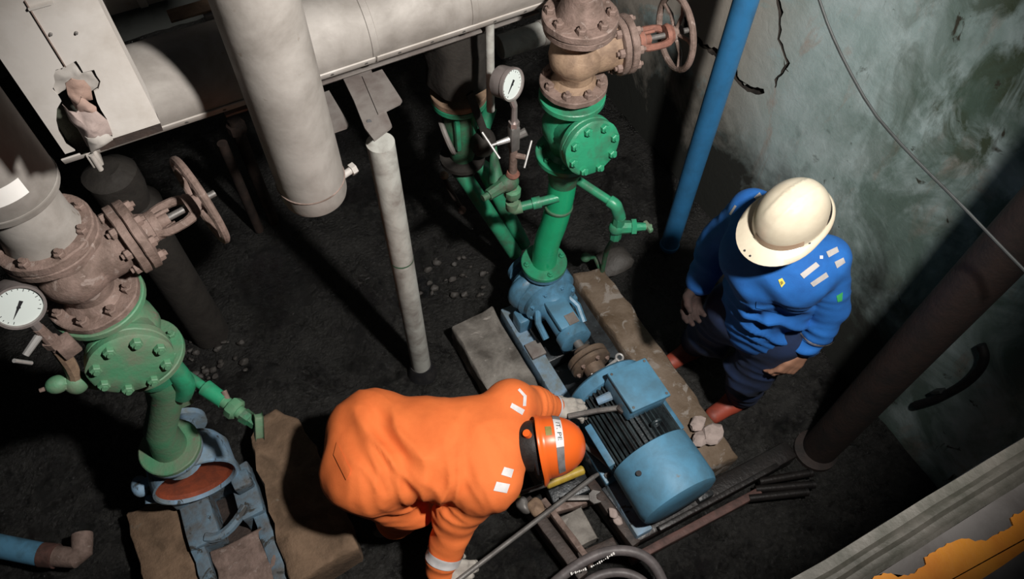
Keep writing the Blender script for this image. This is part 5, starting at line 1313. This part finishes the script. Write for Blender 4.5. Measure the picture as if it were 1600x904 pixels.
# reflective band over the crown from ear to ear
c_h = hc; l_h = Vector(hd_u); f_h = Vector(hd_f).normalized(); u_h = (l_h - f_h * l_h.dot(f_h)).normalized(); s_h = u_h.cross(f_h)
def shell_pt(side, up, fwd):          # direction -> point on the ellipsoid shell
    d = Vector((fwd / 0.138, side / 0.110, up / 0.150)); k = 1 / d.length
    return c_h + (f_h * fwd + s_h * side + u_h * up) * k
segs = [('reflective_band', 'silver_dark', -1.0, -0.30), ('reflective_label', 'silver_white', -0.30, 0.28), ('reflective_band', 'silver_dark', 0.28, 1.0)]
def band_pt(t, w):                     # band runs round the back of the shell, at a constant height, ear to ear
    a_ = t * math.pi * 0.5
    p = shell_pt(math.sin(a_), 0.50 + w, -math.cos(a_))
    return p + (p - c_h).normalized() * 0.002
for nm, mm, t0, t1 in segs:
    mb = MB(); mb.ring_strip([[band_pt(t, w) for t in np.linspace(t0, t1, 20)] for w in (-0.13, -0.04, 0.05, 0.14)], False, False, closed=False)
    lbl = part(nm, mb, mm, hel, sharp=3)
mb = MB(); mb.ring_strip([[shell_pt(x, z, -1) + (shell_pt(x, z, -1) - c_h).normalized() * 0.002 for x in np.linspace(-0.13, 0.13, 6)] for z in (0.12, 0.20, 0.29)], False, False, closed=False)
part('sticker', mb, 'badge_olive', hel, sharp=3)
knob = shell_pt(0.02, -0.12, -1)
part('ratchet_knob', MB().cyl(knob - hu * 0.03 + hf * 0.02, knob - hu * 0.035 - hf * 0.004, 0.014, seg=14), 'helmet_orange', hel)
part('headband', MB().tube([hc - hu * 0.035 + (s_h * math.cos(a_) * 0.095 - f_h * math.sin(a_) * 0.105) for a_ in np.linspace(0, math.pi, 20)], 0.008, 8), 'rubber', hel)
# lettering on the band
def lettering(text, centre, right, upv, h, m, parent, name, conform=None):
    cu = bpy.data.curves.new('text', 'FONT'); cu.body = text; cu.size = h; cu.align_x = 'CENTER'; cu.align_y = 'CENTER'
    o = bpy.data.objects.new('text', cu); COL.objects.link(o); dg = bpy.context.evaluated_depsgraph_get()
    me = bpy.data.meshes.new_from_object(o.evaluated_get(dg)); bpy.data.objects.remove(o)
    for v in me.vertices: v.co = conform(v.co) if conform else Vector(centre) + Vector(right) * v.co.x + Vector(upv) * v.co.y
    me.materials.clear(); me.materials.append(M[m]); return obj(name, me, parent)
def conf(co):
    t = -co.x / (0.12 * math.pi * 0.5); p = band_pt(t, co.y / 0.15); return p + (p - c_h).normalized() * 0.0012
lettering('IT. PE', None, None, None, 0.030, 'ink', hel, 'lettering', conf)
boot(person, ftL + V(-0.09, 0.02, 0), ftL + V(0.18, -0.04, 0), anL + V(-.02, 0, .08), 'boot_black')
boot(person, ftR + V(-0.09, 0.02, 0), ftR + V(0.18, -0.04, 0), anR + V(-.02, 0, .08), 'boot_black')
# the lever the left glove is working on
a, b_ = at(888, 650, 0.50), at(972, 636, 0.53)
t = thing('lever_spanner', 'dark greasy spanner held by the left glove over the motor', 'spanner', a)
part('handle', MB().tube([a, a.lerp(b_, .5) + V(0, 0, .01), b_], 0.012, 10), 'steel', t)
part('head', MB().box(b_, (0.05, 0.035, 0.025), Matrix.Rotation(0.4, 3, 'Z'), bev=0.006), 'rust_dark', t)

# ---- man in blue, standing with his back to the wall and looking down
f_ = V(-0.86, -0.51, 0).normalized(); l_ = V(-f_.y, f_.x, 0)                    # facing, left (l_ = f rotated +90 deg)
pel = V(1.585, 0.885, 0.90); che = V(1.50, 0.885, 1.28); nek = V(1.475, 0.893, 1.43)
bshL, bshR = at(1290, 404, 1.335), at(1176, 330, 1.345)
belL, bwrL = at(1296, 482, 1.08), at(1262, 536, 0.885)
belR, bwrR = at(1122, 376, 1.12), at(1094, 440, 0.95)
bhiL, bhiR = pel + l_ * 0.095 - V(0, 0, .04), pel - l_ * 0.095 - V(0, 0, .04)
bftL, bftR = V(1.735, 0.862, 0.0), V(1.72, 1.19, 0.0)
bknL, bknR = V(1.635, 0.835, 0.47), V(1.60, 1.06, 0.47)
banL, banR = V(1.735, 0.86, 0.12), V(1.70, 1.185, 0.12)
man = thing('person', 'man in blue work jacket and cream helmet standing by the wall', 'person', (1.70, 1.0, 0))
h2 = V(1.462, 0.880, 1.548); h2f = V(-0.93, -0.10, -0.33); h2u = V(-0.30, -0.02, 0.95)
Fd = Field((1.20, 0.50, 0.0), (1.98, 1.42, 1.75), 0.0068)
Fd.add(pel, che, 0.11, 0.12, 0.04, f_, 1.3); Fd.add(che, nek, 0.08, 0.056, 0.04); Fd.add(nek, h2, 0.056, 0.055, 0.03)
head_prims(Fd, h2, h2f, h2u)
for s_, e_, w_, hh, k_, a_ in ((bshL, belL, bwrL, bhiL, bknL, banL), (bshR, belR, bwrR, bhiR, bknR, banR)):
    Fd.chain([che, s_, e_, w_], [0.07, 0.05, 0.040, 0.028], 0.03)
    Fd.chain([pel, hh, k_, a_], [0.10, 0.085, 0.058, 0.045], 0.03)
hb = [hand_prims(bwrL + V(-.016, -.008, -.062), at(1222, 580, 0.74) - bwrL, (0.35, 0.75, 0.1), -1, 0.55, 1.08), hand_prims(bwrR + V(0, 0, -.01), V(-0.35, -0.25, -0.8), (-0.2, -0.8, 0), 1, 0.55, 1.0)]
for g in hb:
    for pts, rad in g: Fd.chain(pts, rad, 0.006)
vs, F = Fd.surface(1); obj('body', field_mesh('body', vs, F, 'skin'), man)
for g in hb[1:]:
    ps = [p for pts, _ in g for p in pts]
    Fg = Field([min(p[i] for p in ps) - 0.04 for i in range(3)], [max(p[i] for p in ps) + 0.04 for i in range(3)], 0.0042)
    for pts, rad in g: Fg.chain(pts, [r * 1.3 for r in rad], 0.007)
    vs, F = Fg.surface(1); obj('glove', field_mesh('glove', vs, F, 'hand_shade'), man)  # added dark cover: paints shade onto his right hand
# trousers
Fd = Field((1.30, 0.50, 0.03), (2.0, 1.45, 1.1), 0.0095)
Fd.add(pel - V(0, 0, .05), pel + V(0, 0, .06), 0.158, 0.15, 0.05, f_, 1.3)
for hh, k_, a_ in ((bhiL, bknL, banL), (bhiR, bknR, banR)): Fd.chain([hh, k_, a_ + V(0, 0, .0)], [0.115, 0.086, 0.078], 0.05)
vs, F = Fd.surface(2)
vs = folds(vs, F, [(bknL, 0.25, V(0.3, .3, 1), 0.10, 0.012, 0.5), (bknR, 0.25, V(.3, .2, 1), 0.10, 0.012, 1.5), (banL + V(0, 0, .08), 0.15, V(0, 0, 1), 0.06, 0.010, 2)])
obj('trousers', field_mesh('trousers', vs, F, 'navy_cloth'), man)
# jacket
Fd = Field((1.15, 0.45, 0.68), (2.0, 1.42, 1.60), 0.0095)
Fd.add(pel - V(0, 0, 0.045), pel + V(-.03, 0, 0.16), 0.148, 0.150, 0.05, f_, 1.12)
Fd.add(pel + V(-.03, 0, 0.16), che, 0.150, 0.168, 0.05, f_, 1.28)
Fd.add(che - l_ * 0.07 + V(0, 0, .03), che + l_ * 0.07 + V(0, 0, .03), 0.115, 0.115, 0.06, f_, 1.1)
Fd.add(che, nek - V(0, 0, .03), 0.115, 0.080, 0.05)
for s_, e_, w_ in ((bshL, belL, bwrL), (bshR, belR, bwrR)):
    Fd.chain([che + V(0, 0, .03), s_], [0.11, 0.078], 0.05); Fd.chain([s_, e_, w_], [0.078, 0.064, 0.056], 0.014)
vs, F = Fd.surface(2)
vs = folds(vs, F, [(pel + f_ * .12 + V(0, 0, .14), 0.22, V(0.2, .3, 1), 0.09, 0.013, 0.2), (che + f_ * .15 - V(0, 0, .12), 0.22, l_ * .7 + V(0, 0, .7), 0.12, 0.011, 1.4),
    (belL, 0.15, V(.2, .2, 1), 0.07, 0.011, 1.0), (bwrL, 0.12, bwrL - belL, 0.05, 0.007, 2.2), (bshL + V(0, 0, -.1), 0.13, V(.5, .4, .8), 0.08, 0.009, 0.7), (belR, 0.15, V(.1, .1, 1), 0.07, 0.010, 1.0),
    (pel + l_ * .12 + V(0, 0, .05), 0.18, V(.2, .4, .8), 0.08, 0.010, 3.0)])
obj('jacket', field_mesh('jacket', vs, F, 'blue_cloth'), man); CO2 = Cloth(vs, F)
mb = MB()
mb.ring_strip([[nek + V(0, 0, h) + (l_ * math.cos(t) + f_ * math.sin(t)) * r for t in np.linspace(R(100), R(440), 30)] for r, h in ((0.095, -0.05), (0.088, -0.015), (0.088, 0.015), (0.080, 0.012), (0.076, -0.03))], False, False, closed=False)
part('collar', mb.jitter(0.004, 25), 'blue_cloth', man)
CO2.band('cuff_band', 'silver', man, belL, bwrL, (bwrL - belL).length * 0.62, (bwrL - belL).length * 0.62 + 0.018, 0.10)
for q in ([(1291, 393), (1308, 385), (1311, 393), (1295, 402)], [(1304, 409), (1318, 402), (1321, 410), (1308, 419)], [(1250, 428), (1275, 409), (1281, 415), (1256, 435)], [(1266, 442), (1291, 425), (1295, 432), (1271, 448)]):
    CO2.patch('reflective_patch', 'silver', man, q)
CO2.patch('reflective_patch', 'silver', man, [(1178, 308), (1187, 300), (1191, 306), (1183, 314)])
CO2.patch('reflective_patch', 'silver', man, [(1139, 334), (1148, 320), (1151, 322), (1142, 336)])
CO2.patch('yellow_badge', 'badge_yellow', man, [(1216, 437), (1222, 434), (1227, 442), (1221, 449)])
CO2.patch('badge_centre', 'badge_olive', man, [(1219, 440), (1222, 438), (1224, 442), (1221, 445)], 0.005)
CO2.patch('white_badge', 'silver_white', man, [(1281, 399), (1286, 399), (1286, 404), (1281, 404)])
CO2.patch('green_badge', 'badge_green', man, [(1307, 462), (1317, 456), (1316, 470), (1309, 472)])
CO2.patch('pocket_flap', 'blue_cloth', man, [(1182, 470), (1222, 480), (1220, 490), (1181, 481)], 0.006)
hair_u, hair_f = Vector(h2u).normalized(), Vector(h2f).normalized()
Fg = Field(h2 - V(.16, .16, .16), h2 + V(.16, .16, .18), 0.008)
Fg.add(h2 + hair_u * 0.03 - hair_f * 0.03, h2 + hair_u * 0.045, 0.092, 0.09, 0.02)
Fg.add(h2 - hair_u * 0.04 - hair_f * 0.05, h2 - hair_f * 0.035, 0.050, 0.07, 0.02)
vs, F = Fg.surface(1); obj('hair', field_mesh('hair', vs, F, 'hair'), man)
hel, on = helmet(man, h2 + hair_u * 0.035 + hair_f * 0.005, h2f, h2u, 'helmet_white', 0.90, 0.056, True, 0.014)
mb = MB(); mb.ring_strip([[on(th, v, 0.0018) for th in np.linspace(R(-12), R(72), 20)] for v in (0.86, 0.92, 0.985)], False, False, closed=False)
part('worn_band', mb, 'helmet_stain', hel, sharp=3)
hc2 = h2 + hair_u * 0.035 + hair_f * 0.005; hl2 = hair_u.cross(hair_f)
for k in (0.012, -0.012):
    q = hc2 + hair_f * 0.168 + hl2 * k - hair_u * 0.0155; part('vent_hole', MB().cyl(q - hair_u * 0.004, q + hair_u * 0.003, 0.0032, seg=8), 'ink', hel)
part('chin_strap', MB().tube([hc2 - hl2 * 0.098 + hair_f * .02, h2 - hl2 * 0.088 - hair_u * 0.05 + hair_f * .03, h2 - hair_u * 0.105 + hair_f * .055, h2 + hl2 * 0.088 - hair_u * 0.05 + hair_f * .03, hc2 + hl2 * 0.098 + hair_f * .02], 0.0045, 6, 1), 'rubber', hel)
boot(man, bftL + V(0.06, 0.0, 0), bftL + V(-0.20, -0.02, 0), banL + V(0.01, 0, .05), 'boot')
boot(man, bftR + V(0.06, 0.0, 0), bftR + V(-0.20, -0.02, 0), banR + V(0.01, 0, .05), 'boot')
